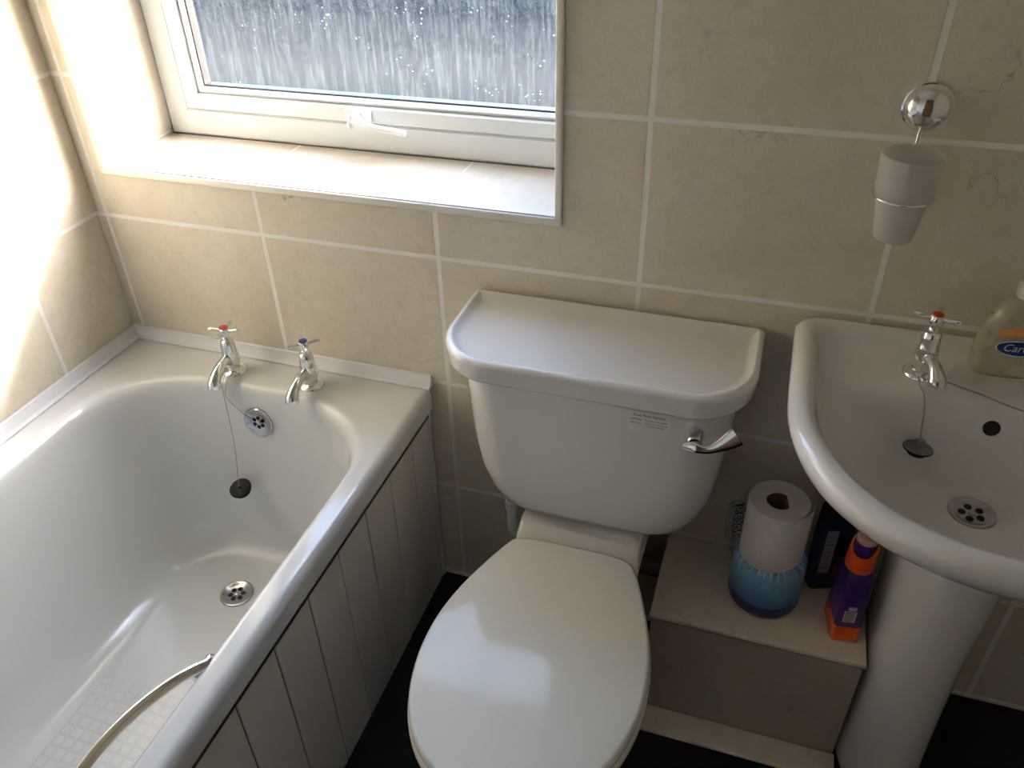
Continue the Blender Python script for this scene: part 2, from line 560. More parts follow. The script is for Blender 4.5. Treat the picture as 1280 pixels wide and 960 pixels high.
# the door behind the camera
bm = bmesh.new(); box(bm, 1.15, 1.91, RY0 + 0.001, RY0 + 0.03, FZ + 0.001, 1.98, 0.003)
door = struct(obj('door_1', bm, M_WOOD))
bm = bmesh.new(); lathe(bm, [(0.026, 0), (0.026, 0.006), (0.009, 0.008), (0.009, 0.035)], (1.22, RY0 + 0.03, 1.0), (0, 1, 0), 20)
box(bm, 1.21, 1.33, RY0 + 0.055, RY0 + 0.068, 0.992, 1.010, 0.004)
obj('door_handle', bm, M_CHROME, door)

# edging bead round the opening
bm = bmesh.new()
b = 0.0120
for (x0, x1, z0, z1) in ((WX0 - b, WX1 + b, WZ0 - b - 0.002, WZ0), (WX0 - b, WX0, WZ0, WZ1), (WX1, WX1 + b, WZ0, WZ1), (WX0 - b, WX1 + b, WZ1, WZ1 + b)):
    box(bm, x0, x1, -0.007, 0.004, z0, z1, 0.003)
struct(obj('trim_1', bm, M_TRIM))
# sealing strip where the bath meets the tiles
RZ = 0.53
def strip(path_x0, path_x1, back):
    bm = bmesh.new()
    prof = [(0.0015, 0.0), (0.019, 0.0), (0.019, 0.003), (0.012, 0.006), (0.008, 0.013), (0.0055, 0.024), (0.0015, 0.026)]
    if back:
        loops = [[Vector((x, -d, RZ + 0.0005 + h)) for d, h in prof] for x in (path_x0, path_x1)]
    else:
        loops = [[Vector((d, y, RZ + 0.0005 + h)) for d, h in prof] for y in (path_x0, path_x1)]
    loft(bm, loops)
    return bm
struct(obj('trim_2', strip(0.0015, 0.702, True), M_SEAL, smooth=25))
struct(obj('trim_3', strip(-0.0015, -1.70, False), M_SEAL, smooth=25))

# ------------------------------------------------------------------ the window
bm = bmesh.new()                                   # fixed outer frame
F = 0.058
Y0, Y1 = WY, WY + 0.07
def frame_ring(bm, x0, x1, z0, z1, w, y0, y1, bev, wr=None):
    wr = wr or w
    outer = [(x0, z0), (x1, z0), (x1, z1), (x0, z1)]
    inner = [(x0 + w, z0 + w), (x1 - wr, z0 + w), (x1 - wr, z1 - w), (x0 + w, z1 - w)]
    # front face stepped inwards with a small chamfer
    prof = [(0.0, y1), (0.0, y0 + bev), (bev / w, y0), (1 - bev / w, y0), (1.0, y0 + bev), (1.0, y1)]
    loops = []
    for t, y in prof:
        loops.append([Vector((o[0] + (i[0] - o[0]) * t, y, o[1] + (i[1] - o[1]) * t)) for o, i in zip(outer, inner)])
    loops.append(loops[0])
    rows = [[bm.verts.new(p) for p in lp] for lp in loops[:-1]]
    m = len(rows)
    for a in range(m):
        A, B = rows[a], rows[(a + 1) % m]
        for k in range(4):
            bm.faces.new((A[k], A[(k + 1) % 4], B[(k + 1) % 4], B[k]))
frame_ring(bm, WX0 + 0.001, WX1 + 0.084, WZ0 + 0.001, WZ1 - 0.001, F - 0.004, Y0, Y1, 0.004)
window = struct(obj('window_1', bm, M_UPVC, smooth=20))
bm = bmesh.new()                                   # opening sash, a little proud of the frame
sx0, sx1, sz0, sz1 = WX0 + F, WX1 + 0.085 - F, WZ0 + F, WZ1 - F
frame_ring(bm, sx0, sx1, sz0, sz1, 0.030, WY - 0.008, WY + 0.034, 0.003)
frame_ring(bm, sx0 + 0.030, sx1 - 0.030, sz0 + 0.030, sz1 - 0.030, 0.013, WY - 0.002, WY + 0.030, 0.006)
sash = obj('sash', bm, M_UPVC, window, smooth=20)
bm = bmesh.new()
frame_ring(bm, sx0 - 0.0032, sx1 + 0.0032, sz0 - 0.0032, sz1 + 0.0032, 0.0032, WY + 0.003, WY + 0.030, 0.0004)
frame_ring(bm, sx0 + 0.043, sx1 - 0.043, sz0 + 0.043, sz1 - 0.043, 0.0032, WY + 0.006, WY + 0.028, 0.0004)
obj('gasket', bm, M_GASKET, window, smooth=0)
bm = bmesh.new()
box(bm, sx0 + 0.0455, sx1 - 0.0455, WY + 0.020, WY + 0.024, sz0 + 0.0455, sz1 - 0.0455)
bm.faces.ensure_lookup_table()
pane = obj('glass_pane', bm, None, window, smooth=0, mats=[M_GLASS])
# keep one patterned face; the outer face lets everything through unbent
def plain_clear():
    t = NT('smooth_glass_face')
    tr = t.n('ShaderNodeBsdfTransparent')
    gl = t.n('ShaderNodeBsdfGlossy'); gl.inputs['Roughness'].default_value = 0.02
    m = t.n('ShaderNodeMixShader'); m.inputs[0].default_value = 0.012
    t.l(tr.outputs[0], m.inputs[1]); t.l(gl.outputs[0], m.inputs[2]); t.l(m.outputs[0], t.out.inputs[0])
    return t.m
pane.data.materials.append(plain_clear())
for p in pane.data.polygons:
    if p.normal.y > -0.5:
        p.material_index = 1
# handle: casement fastener with a flat blade
bm = bmesh.new()
hx, hz = 0.508, 0.980
box(bm, hx - 0.020, hx + 0.030, WY - 0.017, WY - 0.0078, hz - 0.004, hz + 0.022, 0.004)
lathe(bm, [(0.011, 0), (0.011, 0.014), (0.008, 0.017)], (hx + 0.002, WY - 0.016, hz + 0.006), (0, -1, 0), 20)
path = [(hx + 0.002, WY - 0.030, hz + 0.008), (hx + 0.022, WY - 0.034, hz + 0.002), (hx + 0.045, WY - 0.036, hz - 0.004), (hx + 0.085, WY - 0.036, hz - 0.008), (hx + 0.108, WY - 0.035, hz - 0.011)]
tube(bm, catmull(path, 5), [0.0085] * 6 + [0.0068] * 15, 12, flat=0.72)
path = [(hx - 0.006, WY - 0.026, hz + 0.004), (hx - 0.010, WY - 0.028, hz - 0.008), (hx - 0.008, WY - 0.024, hz - 0.018)]
tube(bm, catmull(path, 4), 0.0052, 8)
obj('window_handle', bm, M_UPVC, window)
bm = bmesh.new()
box(bm, WX0 + 0.0005, WX1 - 0.0005, -0.0035, WY + 0.0005, WZ0 - 0.0115, WZ0, 0.0)
obj('window_sill', bm, M_SILL, window, smooth=0)
bm = bmesh.new()
box(bm, WX0 + 0.0005, WX1 + 0.0845, WY + 0.001, TB + 0.03, WZ0 - 0.0115, WZ0 + 0.0005)
obj('outer_sill', bm, simple('dark_outer_sill', (0.10, 0.10, 0.10, 1), 0.8), window, smooth=0)  # grey sill, colour darkened to tame the sunlit band behind the glass

# ------------------------------------------------------------------ outside
def ground_mat():
    t = NT('garden_ground')
    P = t.pos()
    s = t.sep(P)
    n = t.noise(P, 1.3, 4)
    n2 = t.noise(P, 9.0, 3)
    c = t.mix(t.ramp(n, 0.35, 0.65), (0.007, 0.013, 0.010, 1), (0.019, 0.030, 0.024, 1))
    c = t.mix(t.ramp(n2, 0.45, 0.75), c, (0.034, 0.042, 0.038, 1))
    # invented tone zones: blue-black on the right, paler further off
    d = t.math('ADD', s[1], t.math('MULTIPLY', s[0], 1.2))
    c = t.mix(t.ramp(s[0], -1.9, -0.6), c, t.mix(n2, (0.0015, 0.003, 0.0045, 1), (0.004, 0.0065, 0.009, 1)))
    c = t.mix(t.ramp(s[1], 3.9, 5.0), c, t.mix(n2, (0.03, 0.032, 0.032, 1), (0.055, 0.055, 0.054, 1)))
    t.bsdf(c, 1.0, Specular_IOR_Level=0.0)
    return t.m
bm = bmesh.new(); box(bm, -25, 18, TB + 0.001, 30, -0.45, -0.30)
g = struct(obj('ground', bm, ground_mat(), smooth=0))
bm = bmesh.new(); box(bm, -16, 9, 9.0, 9.2, -0.30, 1.6)
g = struct(obj('wall_garden', bm, simple('garden_wall_brick', (0.09, 0.08, 0.07, 1), 0.8, var=0.2, vscale=4), smooth=0))

# ------------------------------------------------------------------ bathtub
BX = 0.002
tubT = thing('bathtub', 'white bathtub with grooved side panel in the corner below the window', 'bathtub', (0.35, -0.86, FZ))
YF = -1.72                                          # far (camera side) end
def tl(z, x0, x1, yb, yf, rx, ry):
    return rrect(x0, x1, yf, yb, z, rx, ry, n=14, ex=2.15)
loops = []
for z, o in ((0.478, 0.0), (0.476, 0.006), (0.482, 0.0105), (0.512, 0.0105), (0.523, 0.008), (0.5285, 0.003), (0.530, -0.004)):
    loops.append(rrect(BX + 0.002, 0.692 + o, YF, -0.003, z, 0.010, 0.010, n=14))
R1 = (0.215, 0.225)
spec = [  # z, x0, x1, yback, yfront, rx, ry
    (0.5300, 0.055, 0.669, -0.094, -1.635, 0.235, 0.175),
    (0.5290, 0.066, 0.664, -0.101, -1.628, 0.235, 0.180),
    (0.5250, 0.074, 0.659, -0.106, -1.620, 0.235, 0.185),
    (0.5160, 0.080, 0.654, -0.110, -1.612, 0.235, 0.190),
    (0.5000, 0.085, 0.650, -0.113, -1.600, 0.233, 0.190),
    (0.4400, 0.098, 0.640, -0.120, -1.570, 0.228, 0.185),
    (0.3400, 0.118, 0.622, -0.132, -1.510, 0.215, 0.175),
    (0.2400, 0.143, 0.602, -0.148, -1.450, 0.195, 0.160),
    (0.1900, 0.160, 0.588, -0.160, -1.410, 0.180, 0.145),
    (0.1640, 0.174, 0.576, -0.173, -1.380, 0.165, 0.130),
    (0.1480, 0.190, 0.560, -0.190, -1.350, 0.150, 0.115),
    (0.1410, 0.210, 0.540, -0.212, -1.320, 0.135, 0.100),
    (0.1390, 0.235, 0.515, -0.240, -1.290, 0.115, 0.080),
    (0.1385, 0.300, 0.450, -0.300, -1.230, 0.060, 0.050),
]
for z, x0, x1, yb, yf, rx, ry in spec:
    loops.append(tl(z, x0, x1, yb, yf, rx, ry))
bm = bmesh.new()
loft(bm, loops, False, True)
tub = weighted(obj('tub_shell', bm, M_TUB, tubT, smooth=60))
tub_bvh = None
def bvh_of(o):
    me = o.data
    base = WL[o.name]
    return BVHTree.FromPolygons([v.co + base for v in me.vertices], [tuple(p.vertices) for p in me.polygons])
tub_bvh = bvh_of(tub)

def grate(name_ring, parent, c, nrm, R, r_in, holes, mat_ring, bowl=0.004, up=Vector((0, 0, 1))):
    """round waste fitting: dished flange, perforated plate (dark holes), centre screw"""
    c = Vector(c); nrm = Vector(nrm).normalized()
    bm = bmesh.new()
    lathe(bm, [(R, 0.0), (R * 0.985, 0.0020), (R * 0.95, 0.0036), (R * 0.90, 0.0040), (R * 0.84, 0.0034), (r_in * 1.12, 0.0014), (r_in * 1.02, 0.0004), (r_in * 0.5, 0.0002), (0.0035, 0.0002)], c, nrm, 40)
    lathe(bm, [(0.0045, 0.0), (0.0045, 0.0018), (0.003, 0.0026)], c, nrm, 16)
    ring = obj(name_ring, bm, mat_ring, parent)
    bm = bmesh.new()
    a, b = frame_of(nrm)
    for k in range(holes):
        t = 2 * PI * (k + 0.5) / holes
        lathe(bm, [(r_in * 0.25, 0.0006), (r_in * 0.25, 0.0009)], c + (a * math.cos(t) + b * math.sin(t)) * r_in * 0.62, nrm, 14)
    h = obj('drain_holes', bm, M_HOLE, ring)
    return ring
# overflow on the end wall, waste in the floor
hit, n_, _, _ = tub_bvh.ray_cast(Vector((0.365, -0.6, 0.452)), Vector((0, 1, 0)))
nn = n_ if n_.y < 0 else -n_
grate('overflow_cover', tubT, hit + nn * 0.0015, nn, 0.0335, 0.0165, 6, simple('worn_chrome', (0.58, 0.58, 0.60, 1), 0.12, 1.0))
hit, n_, _, _ = tub_bvh.ray_cast(Vector((0.358, -0.305, 0.5)), Vector((0, 0, -1)))
grate('waste_drain', tubT, hit + Vector((0, 0, 0.0012)), (0, 0, 1), 0.0345, 0.0205, 6, M_STEEL)

def tap(parent, base, yaw, H, cap_mat, cap_label, hang, flange_mat=M_CHROME, hrot=0.3, name='tap', reach=1.0):
    """small pillar tap; base: point on the deck, yaw 0 = spout towards -y, H its full height"""
    k = H / 0.098
    B = Vector(base)
    Rm = Matrix.Translation(B) @ Matrix.Rotation(yaw, 4, 'Z') @ Matrix.Scale(k, 4)
    bm = bmesh.new()
    lathe(bm, [(0.0235, 0.0), (0.0235, 0.003), (0.020, 0.006), (0.0135, 0.008), (0.0125, 0.012), (0.0145, 0.018), (0.0155, 0.026), (0.0155, 0.036),
               (0.0145, 0.040), (0.0150, 0.042), (0.0138, 0.045), (0.0130, 0.060), (0.0115, 0.068), (0.0100, 0.070), (0.0070, 0.071), (0.0068, 0.076), (0.0055, 0.077), (0.0055, 0.082)], n=28)
    sp = catmull([(0, -0.004, 0.027), (0, -0.018, 0.034), (0, -0.033, 0.034), (0, -0.050, 0.027), (0, -0.062, 0.016), (0, -0.066, 0.006)], 5)
    sp = [Vector((p.x, p.y * reach, 0.030 + (p.z - 0.030) * reach)) for p in sp]
    rr = []
    for i in range(len(sp)):
        t = i / (len(sp) - 1)
        rr.append(0.0120 - 0.0032 * math.sin(min(1, t * 1.25) * PI) + 0.0005 * (t > 0.8))
    tube(bm, sp, rr, 18)
    tf(bm, Rm)
    t = obj(name, bm, M_CHROME, parent, smooth=50)
    bm = bmesh.new()
    lathe(bm, [(0.0050, 0.080), (0.0088, 0.082), (0.0098, 0.088), (0.0085, 0.094), (0.006, 0.0955)], n=20)
    for q in range(4):
        a = hrot + q * PI / 2
        d = Vector((math.cos(a), math.sin(a), 0.06))
        o = Vector((0, 0, 0.089))
        tube(bm, [o + d * 0.005, o + d * 0.012, o + d * 0.021, o + d * 0.027, o + d * 0.0295], [0.0034, 0.0030, 0.0036, 0.0040, 0.0028], 10)
    tf(bm, Rm)
    h = obj('cross_handle', bm, M_CHROME, t)
    bm = bmesh.new()
    lathe(bm, [(0.0076, 0.0945), (0.0072, 0.0966), (0.0045, 0.0975)], n=20)
    tf(bm, Rm)
    c = obj('temperature_cap', bm, cap_mat, t)
    c['label'] = cap_label
    return t
tap(tubT, (0.292, -0.066, RZ - 0.0005), 0.05, 0.106, M_RED, 'red centre of the hot tap handle', None, hrot=0.12)
tap(tubT, (0.470, -0.066, RZ - 0.0005), 0.0, 0.106, M_BLUE, 'blue centre of the cold tap handle', None, hrot=0.75)

# grab handle on the inner side of the near rim
bm = bmesh.new()
hp = catmull([(0.664, -0.668, 0.512), (0.659, -0.682, 0.527), (0.645, -0.722, 0.541), (0.628, -0.785, 0.549), (0.621, -0.85, 0.551), (0.628, -0.915, 0.549), (0.645, -0.978, 0.541), (0.659, -1.018, 0.527), (0.664, -1.032, 0.512)], 6)
loops = []
for i, p in enumerate(hp):
    d = (hp[min(i + 1, len(hp) - 1)] - hp[max(i - 1, 0)]).normalized()
    a = Vector((0.62, 0, 0.78)); a = (a - d * a.dot(d)).normalized()
    bb = d.cross(a)
    wv = 0.0075 if 5 < i < len(hp) - 6 else 0.0125
    loops.append([p + a * math.copysign(abs(math.cos(t)) ** 0.7, math.cos(t)) * 0.0045 + bb * math.copysign(abs(math.sin(t)) ** 0.7, math.sin(t)) * wv for t in [2 * PI * k / 16 for k in range(16)]])
loft(bm, loops)
for yy in (-0.690, -1.010):
    lathe(bm, [(0.011, 0.0), (0.011, 0.012)], (0.648, yy, 0.508), (0.35, 0, 0.94), 20)
obj('grab_handle', bm, M_CHROME, tubT, smooth=50)

# plug hanging on its chain against the end wall
hit, n_, _, d_ = tub_bvh.find_nearest(Vector((0.322, -0.165, 0.305)))
nn = Vector((0, -1, 0.12)).normalized()
pc = Vector((0.321, hit.y - 0.012, 0.303))
plugT = thing('bath_plug', 'black rubber plug dangling on a thin chain inside the bathtub', 'plug', pc)
ax = Vector((-0.05, -0.32, 0.95)).normalized()
pc2 = pc + Vector((0, -0.020, 0))
bm = bmesh.new()
lathe(bm, [(0.0185, -0.006), (0.020, 0.001), (0.0230, 0.003), (0.0230, 0.007), (0.020, 0.0088), (0.004, 0.0092), (0.003, 0.014)], pc2, ax, 32)
obj('rubber_stopper', bm, M_RUBBER, plugT)
top = pc2 + ax * 0.014
bm = bmesh.new()
tb = Vector((0.290, -0.092, 0.538))
ch = catmull([tb, (0.293, -0.108, 0.530), (0.297, -0.120, 0.510), (0.302, -0.128, 0.47), (0.311, -0.146, 0.39), top], 10)
tube(bm, ch, 0.0008, 6)
ch = catmull([tb + Vector((0.006, 0.002, 0)), (0.303, -0.108, 0.532), (0.303, -0.121, 0.505), (0.335, -0.123, 0.470), (0.352, -0.1235, 0.455)], 8)
tube(bm, ch, 0.0008, 6)
obj('plug_chain', bm, M_CHAIN, plugT)

# ------------------------------------------------------------------ bath panel
PX = 0.688
bm = bmesh.new()
gy = [-0.003] + [-0.089 - 0.0995 * k for k in range(17)]
gw = 0.0022
pts = []                                           # plan section of the boards, with V grooves between
for i, y in enumerate(gy[1:]):
    pts += [(PX, y + gw), (PX - 0.004, y), (PX, y - gw)]
sec = [(PX, gy[0])] + pts + [(PX, -1.715), (PX - 0.012, -1.715), (PX - 0.012, gy[0])]
loops = [[Vector((x, y, z)) for x, y in sec] for z in (FZ + 0.001, 0.474)]
loft(bm, loops)
panelT = obj('side_panel', bm, M_PANEL, tubT, smooth=0)
panelT['label'] = 'greyish tongue and groove side panel'
bm = bmesh.new()
for y in gy[1:]:
    if y > -1.71:
        box(bm, PX - 0.0038, PX - 0.0019, y - 0.0012, y + 0.0012, FZ + 0.001, 0.4738)
obj('board_groove', bm, M_GROOVE, panelT, smooth=0)
bm = bmesh.new()
box(bm, PX - 0.002, PX + 0.0045, -0.012, -0.0025, FZ + 0.0015, 0.4735, 0.002)
obj('end_strip', bm, M_PANEL, panelT)
bm = bmesh.new()
box(bm, PX + 0.0002, PX + 0.0050, -1.715, -0.0125, 0.458, 0.4745)
obj('top_dark_line', bm, M_GASKET, panelT, smooth=0)  # thin dark strip along the panel top, in the gasket's black

# ------------------------------------------------------------------ toilet
TX = 1.058
toiletT = thing('toilet', 'white close coupled toilet with its lid closed, between bathtub and tiled ledge', 'toilet', (TX, -0.36, FZ))
def egg(z, s=1.0, dx=0.0, back=-0.232, sq=1.0, half=None, yc=-0.45):
    half = half or [(0, -0.232), (0.060, -0.233), (0.098, -0.240), (0.113, -0.258), (0.136, -0.312), (0.160, -0.385), (0.171, -0.455), (0.168, -0.525), (0.149, -0.592), (0.112, -0.648), (0.060, -0.682), (0, -0.692)]
    pts = [(x, y) for x, y in half] + [(-x, y) for x, y in reversed(half[1:-1])]
    out = []
    for p in catmull([(x, y, 0) for x, y in pts], 4, True):
        out.append(Vector((TX - 0.006 + dx + p.x * s, yc + (p.y - yc) * s, z)))
    return out
# pan
bowl_half = [(0, -0.255), (0.060, -0.256), (0.100, -0.262), (0.128, -0.300), (0.146, -0.345), (0.160, -0.405), (0.166, -0.465), (0.162, -0.530), (0.143, -0.592), (0.108, -0.644), (0.058, -0.676), (0, -0.686)]
bm = bmesh.new()
loops = []
for z, s, yc, dy in ((FZ + 0.001, 0.66, -0.36, 0.0), (0.03, 0.63, -0.36, 0.0), (0.10, 0.58, -0.36, 0), (0.18, 0.62, -0.36, 0), (0.25, 0.76, -0.38, 0), (0.31, 0.90, -0.42, 0), (0.345, 0.965, -0.45, 0), (0.372, 0.99, -0.45, 0), (0.384, 0.985, -0.45, 0), (0.386, 0.96, -0.45, 0), (0.384, 0.7, -0.45, 0)):
    loops.append(egg(z, s, half=bowl_half, yc=yc))
loft(bm, loops)
# rear block with the shelf that carries the cistern
hwz = [(FZ + 0.001, 0.095), (0.10, 0.085), (0.25, 0.095), (0.34, 0.107), (0.375, 0.112), (0.384, 0.108)]
loops = []
for z, hw in hwz:
    loops.append(rrect(TX - 0.006 - hw, TX - 0.006 + hw, -0.37, -0.075 if z < 0.3 else -0.012, z, (0.02, 0.02, 0.05, 0.05), n=6))
loft(bm, loops)
loops = [rrect(TX - 0.006 - h, TX - 0.006 + h, y0, -0.012, z, 0.012, n=6) for z, h, y0 in ((0.380, 0.111, -0.232), (0.386, 0.1105, -0.228), (0.402, 0.110, -0.214), (0.4165, 0.108, -0.20))]
loft(bm, loops)
# fillets where the block widens into the bowl
for sgn in (-1, 1):
    lp = []
    for z, k in ((0.20, 0.72), (0.30, 0.93), (0.36, 1.0), (0.382, 0.985)):
        a = [(0.085, -0.19), (0.1105 * k, -0.215), (0.1125 * k, -0.245), (0.121 * k, -0.278), (0.137 * k, -0.318), (0.147 * k, -0.35), (0.10, -0.40), (0.05, -0.30)]
        lp.append([Vector((TX - 0.006 + sgn * x, y, z)) for x, y in a])
    loft(bm, lp)
obj('pan', bm, M_CER, toiletT, smooth=50)
# seat ring and closed lid
def slab_egg(bm, z0, z1, s, r, half=None, dome=0.0):
    loops = [egg(z0, s - 0.02, half=half)]
    loops.append(egg(z0, s - 0.005, half=half))
    loops.append(egg(z0 + r * 0.5, s, half=half))
    loops.append(egg(z1 - r, s, half=half))
    loops.append(egg(z1 - r * 0.35, s - 0.012, half=half))
    loops.append(egg(z1, s - 0.036, half=half))
    for q in (0.8, 0.6, 0.4, 0.2, 0.06):
        loops.append(egg(z1 + dome * (1 - q * q), (s - 0.036) * q, half=half))
    loft(bm, loops)
bm = bmesh.new()
slab_egg(bm, 0.3875, 0.4035, 1.015, 0.006)
obj('seat', bm, M_LID, toiletT, smooth=60)
bm = bmesh.new()
slab_egg(bm, 0.4050, 0.4235, 1.0, 0.009, dome=0.004)
lid = weighted(obj('lid', bm, M_LID, toiletT, smooth=60))
for sgn in (-1, 1):
    bm = bmesh.new()
    lathe(bm, [(0.011, -0.026), (0.012, -0.02), (0.012, 0.02), (0.011, 0.026)], (TX - 0.006 + sgn * 0.062, -0.233, 0.3985), (1, 0, 0), 16)
    obj('hinge', bm, M_LID, toiletT)
# cistern
CX = 1.060
bm = bmesh.new()
loops = []
for z, hw, yf, r in ((0.418, 0.118, -0.150, 0.05), (0.420, 0.134, -0.164, 0.055), (0.430, 0.157, -0.180, 0.06), (0.448, 0.178, -0.191, 0.065), (0.475, 0.193, -0.198, 0.07), (0.515, 0.204, -0.203, 0.07),
                     (0.57, 0.211, -0.206, 0.07), (0.64, 0.2165, -0.208, 0.07), (0.70, 0.2195, -0.209, 0.07), (0.735, 0.2205, -0.209, 0.07)):
    lp = rrect(CX - hw, CX + hw, yf, -0.012, z, (0.012, 0.012, r, r), n=10)
    for p in lp:                                      # gently bowed front
        if p.y < -0.1:
            p.y -= 0.008 * (1 - ((p.x - CX) / hw) ** 2) - 0.004
    loops.append(lp)
loft(bm, loops)
obj('cistern', bm, M_CER, toiletT, smooth=60)
# cistern lid with tray top and raised rear ridge
bm = bmesh.new()
LZ = 0.768
def lidloop(z, o):
    x0, x1 = CX - 0.2520 + o, CX + 0.2440 - o
    lp = rrect(x0, x1, -0.226 + o, -0.004 - o, z, (0.010, 0.010, 0.085 - o * 0.5, 0.085 - o * 0.5), (0.010, 0.010, 0.095 - o * 0.5, 0.095 - o * 0.5), n=14)
    for p in lp:
        if p.y < -0.05:
            p.y -= 0.010 * (1 - ((p.x - CX) / 0.25) ** 2)
        # the sides draw in slightly towards the wall-side corners
    return lp
loops = [lidloop(z, o) for z, o in ((0.736, 0.026), (0.7295, 0.022), (0.7275, 0.010), (0.7290, 0.005), (0.7330, 0.0028), (0.7500, 0.0008), (0.7600, 0.0), (0.7640, 0.0015), (LZ - 0.0012, 0.0045), (LZ, 0.0085))]
def tray(z, o, oy):
    lp = lidloop(z, o)
    for p in lp:
        if p.y > -0.05:
            p.y = min(p.y, -0.004 - oy)
    return lp
loops += [tray(LZ, 0.0095, 0.010), tray(LZ - 0.0010, 0.0120, 0.0145), tray(LZ - 0.0040, 0.0150, 0.0190), tray(LZ - 0.0068, 0.0190, 0.0240), tray(LZ - 0.0078, 0.0250, 0.0310), tray(LZ - 0.0080, 0.0400, 0.0460), tray(LZ - 0.0080, 0.058, 0.063)]
loft(bm, loops)
weighted(obj('cistern_lid', bm, M_CER, toiletT, smooth=60))
# flush lever
bm = bmesh.new()
lv = Vector((1.226, -0.2085, 0.6885))
ax = Vector((0.12, -1, 0)).normalized()
lathe(bm, [(0.0145, 0.0), (0.0145, 0.006), (0.0120, 0.012), (0.0115, 0.020), (0.009, 0.023)], lv, ax, 24)
lever_boss = obj('flush_lever', bm, M_CHROME, toiletT)
bm = bmesh.new()
lp = []
dirv = Vector((0.92, 0.05, 0.40)).normalized()
pts = catmull([lv + Vector((-0.012, -0.023, -0.006)), lv + Vector((0.004, -0.027, -0.004)), lv + Vector((0.022, -0.026, -0.005)), lv + Vector((0.042, -0.022, 0.006)), lv + Vector((0.062, -0.016, 0.0225))], 5)
ws_ = [0.006, 0.0065, 0.0068, 0.007, 0.007, 0.007, 0.0065, 0.006, 0.0055, 0.0052, 0.0052, 0.0055, 0.006, 0.0068, 0.0075, 0.0085, 0.0095, 0.0105, 0.0115, 0.0122, 0.0125]
for i, p in enumerate(pts):
    d = (pts[min(i + 1, len(pts) - 1)] - pts[max(i - 1, 0)]).normalized()
    a = Vector((0, 0.35, 0.94)); a = (a - d * a.dot(d)).normalized()
    bb = d.cross(a)
    lp.append([p + a * math.cos(t) * ws_[i] * 1.15 + bb * math.sin(t) * 0.0030 for t in [2 * PI * k / 14 for k in range(14)]])
loft(bm, lp)
obj('lever_blade', bm, M_CHROME, lever_boss, smooth=50)
# instruction sticker
bm = bmesh.new()
sy = -0.2128
box(bm, 1.1275, 1.1885, sy, sy + 0.0004, 0.6735, 0.7165)
stick = obj('instruction_sticker', bm, M_STICK, toiletT, smooth=0)
def wall_text(bm, s, size, x, z, y, align='LEFT', mi=0, tilt=0.0):
    text_mesh(bm, s, size, Matrix.Translation((x, y, z)) @ Matrix.Rotation(tilt, 4, 'Y') @ Matrix.Rotation(PI / 2, 4, 'X'), 0.00008, mi, align)
bm = bmesh.new()
ty = sy - 0.0002
wall_text(bm, 'Dual Flush Syphon', 0.0066, 1.158, 0.7095, ty, 'CENTER')
wall_text(bm, 'Half Flush', 0.0044, 1.1295, 0.7015, ty)
wall_text(bm, 'Full Flush', 0.0044, 1.1295, 0.6945, ty, mi=1)
wall_text(bm, 'Press lever and release', 0.0036, 1.1515, 0.7015, ty)
wall_text(bm, 'Press lever and hold down', 0.0033, 1.1515, 0.6955, ty, mi=1)
wall_text(bm, 'until the pan is flushed', 0.0033, 1.1515, 0.6910, ty)
obj('sticker_text', bm, None, stick, smooth=0, mats=[M_INK, M_INKR])
# water inlet behind, on the bath side; waste pipe on the ledge side
bm = bmesh.new()
lathe(bm, [(0.010, 0.0), (0.010, 0.05), (0.013, 0.052), (0.013, 0.072), (0.009, 0.074), (0.009, 0.165)], (0.884, -0.070, 0.262), (0, 0, 1), 20)
tube(bm, catmull([(0.884, -0.070, 0.268), (0.886, -0.070, 0.252), (0.896, -0.068, 0.245), (0.945, -0.066, 0.245)], 5), 0.0095, 14)
obj('water_inlet', bm, M_UPVC, toiletT)
bm = bmesh.new()
lathe(bm, [(0.022, 0.0), (0.022, 0.075)], (1.12, -0.045, 0.215), (1, 0, 0), 24)
obj('overflow_pipe', bm, M_PIPE, toiletT)

# ------------------------------------------------------------------ tiled ledge
LX0, LX1, LY, LTOP = 1.190, 1.556, -0.212, 0.270
ledgeT = thing('tiled_ledge', 'low beige tiled ledge boxed in between the toilet and the washbasin', 'ledge', ((LX0 + LX1) / 2, -0.11, FZ))
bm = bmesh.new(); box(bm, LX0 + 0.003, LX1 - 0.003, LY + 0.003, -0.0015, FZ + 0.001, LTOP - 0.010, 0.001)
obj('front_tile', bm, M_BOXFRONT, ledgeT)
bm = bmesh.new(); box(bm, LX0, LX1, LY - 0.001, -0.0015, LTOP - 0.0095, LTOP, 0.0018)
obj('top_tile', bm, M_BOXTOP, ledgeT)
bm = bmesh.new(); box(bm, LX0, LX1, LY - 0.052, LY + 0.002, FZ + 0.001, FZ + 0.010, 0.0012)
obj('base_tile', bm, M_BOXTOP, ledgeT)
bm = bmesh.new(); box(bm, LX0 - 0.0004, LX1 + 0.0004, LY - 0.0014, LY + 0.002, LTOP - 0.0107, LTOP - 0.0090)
obj('joint_line', bm, simple('joint_grey', (0.30, 0.26, 0.21, 1), 0.8), ledgeT, smooth=0)  # thin grey-brown line along the joint below the top tile

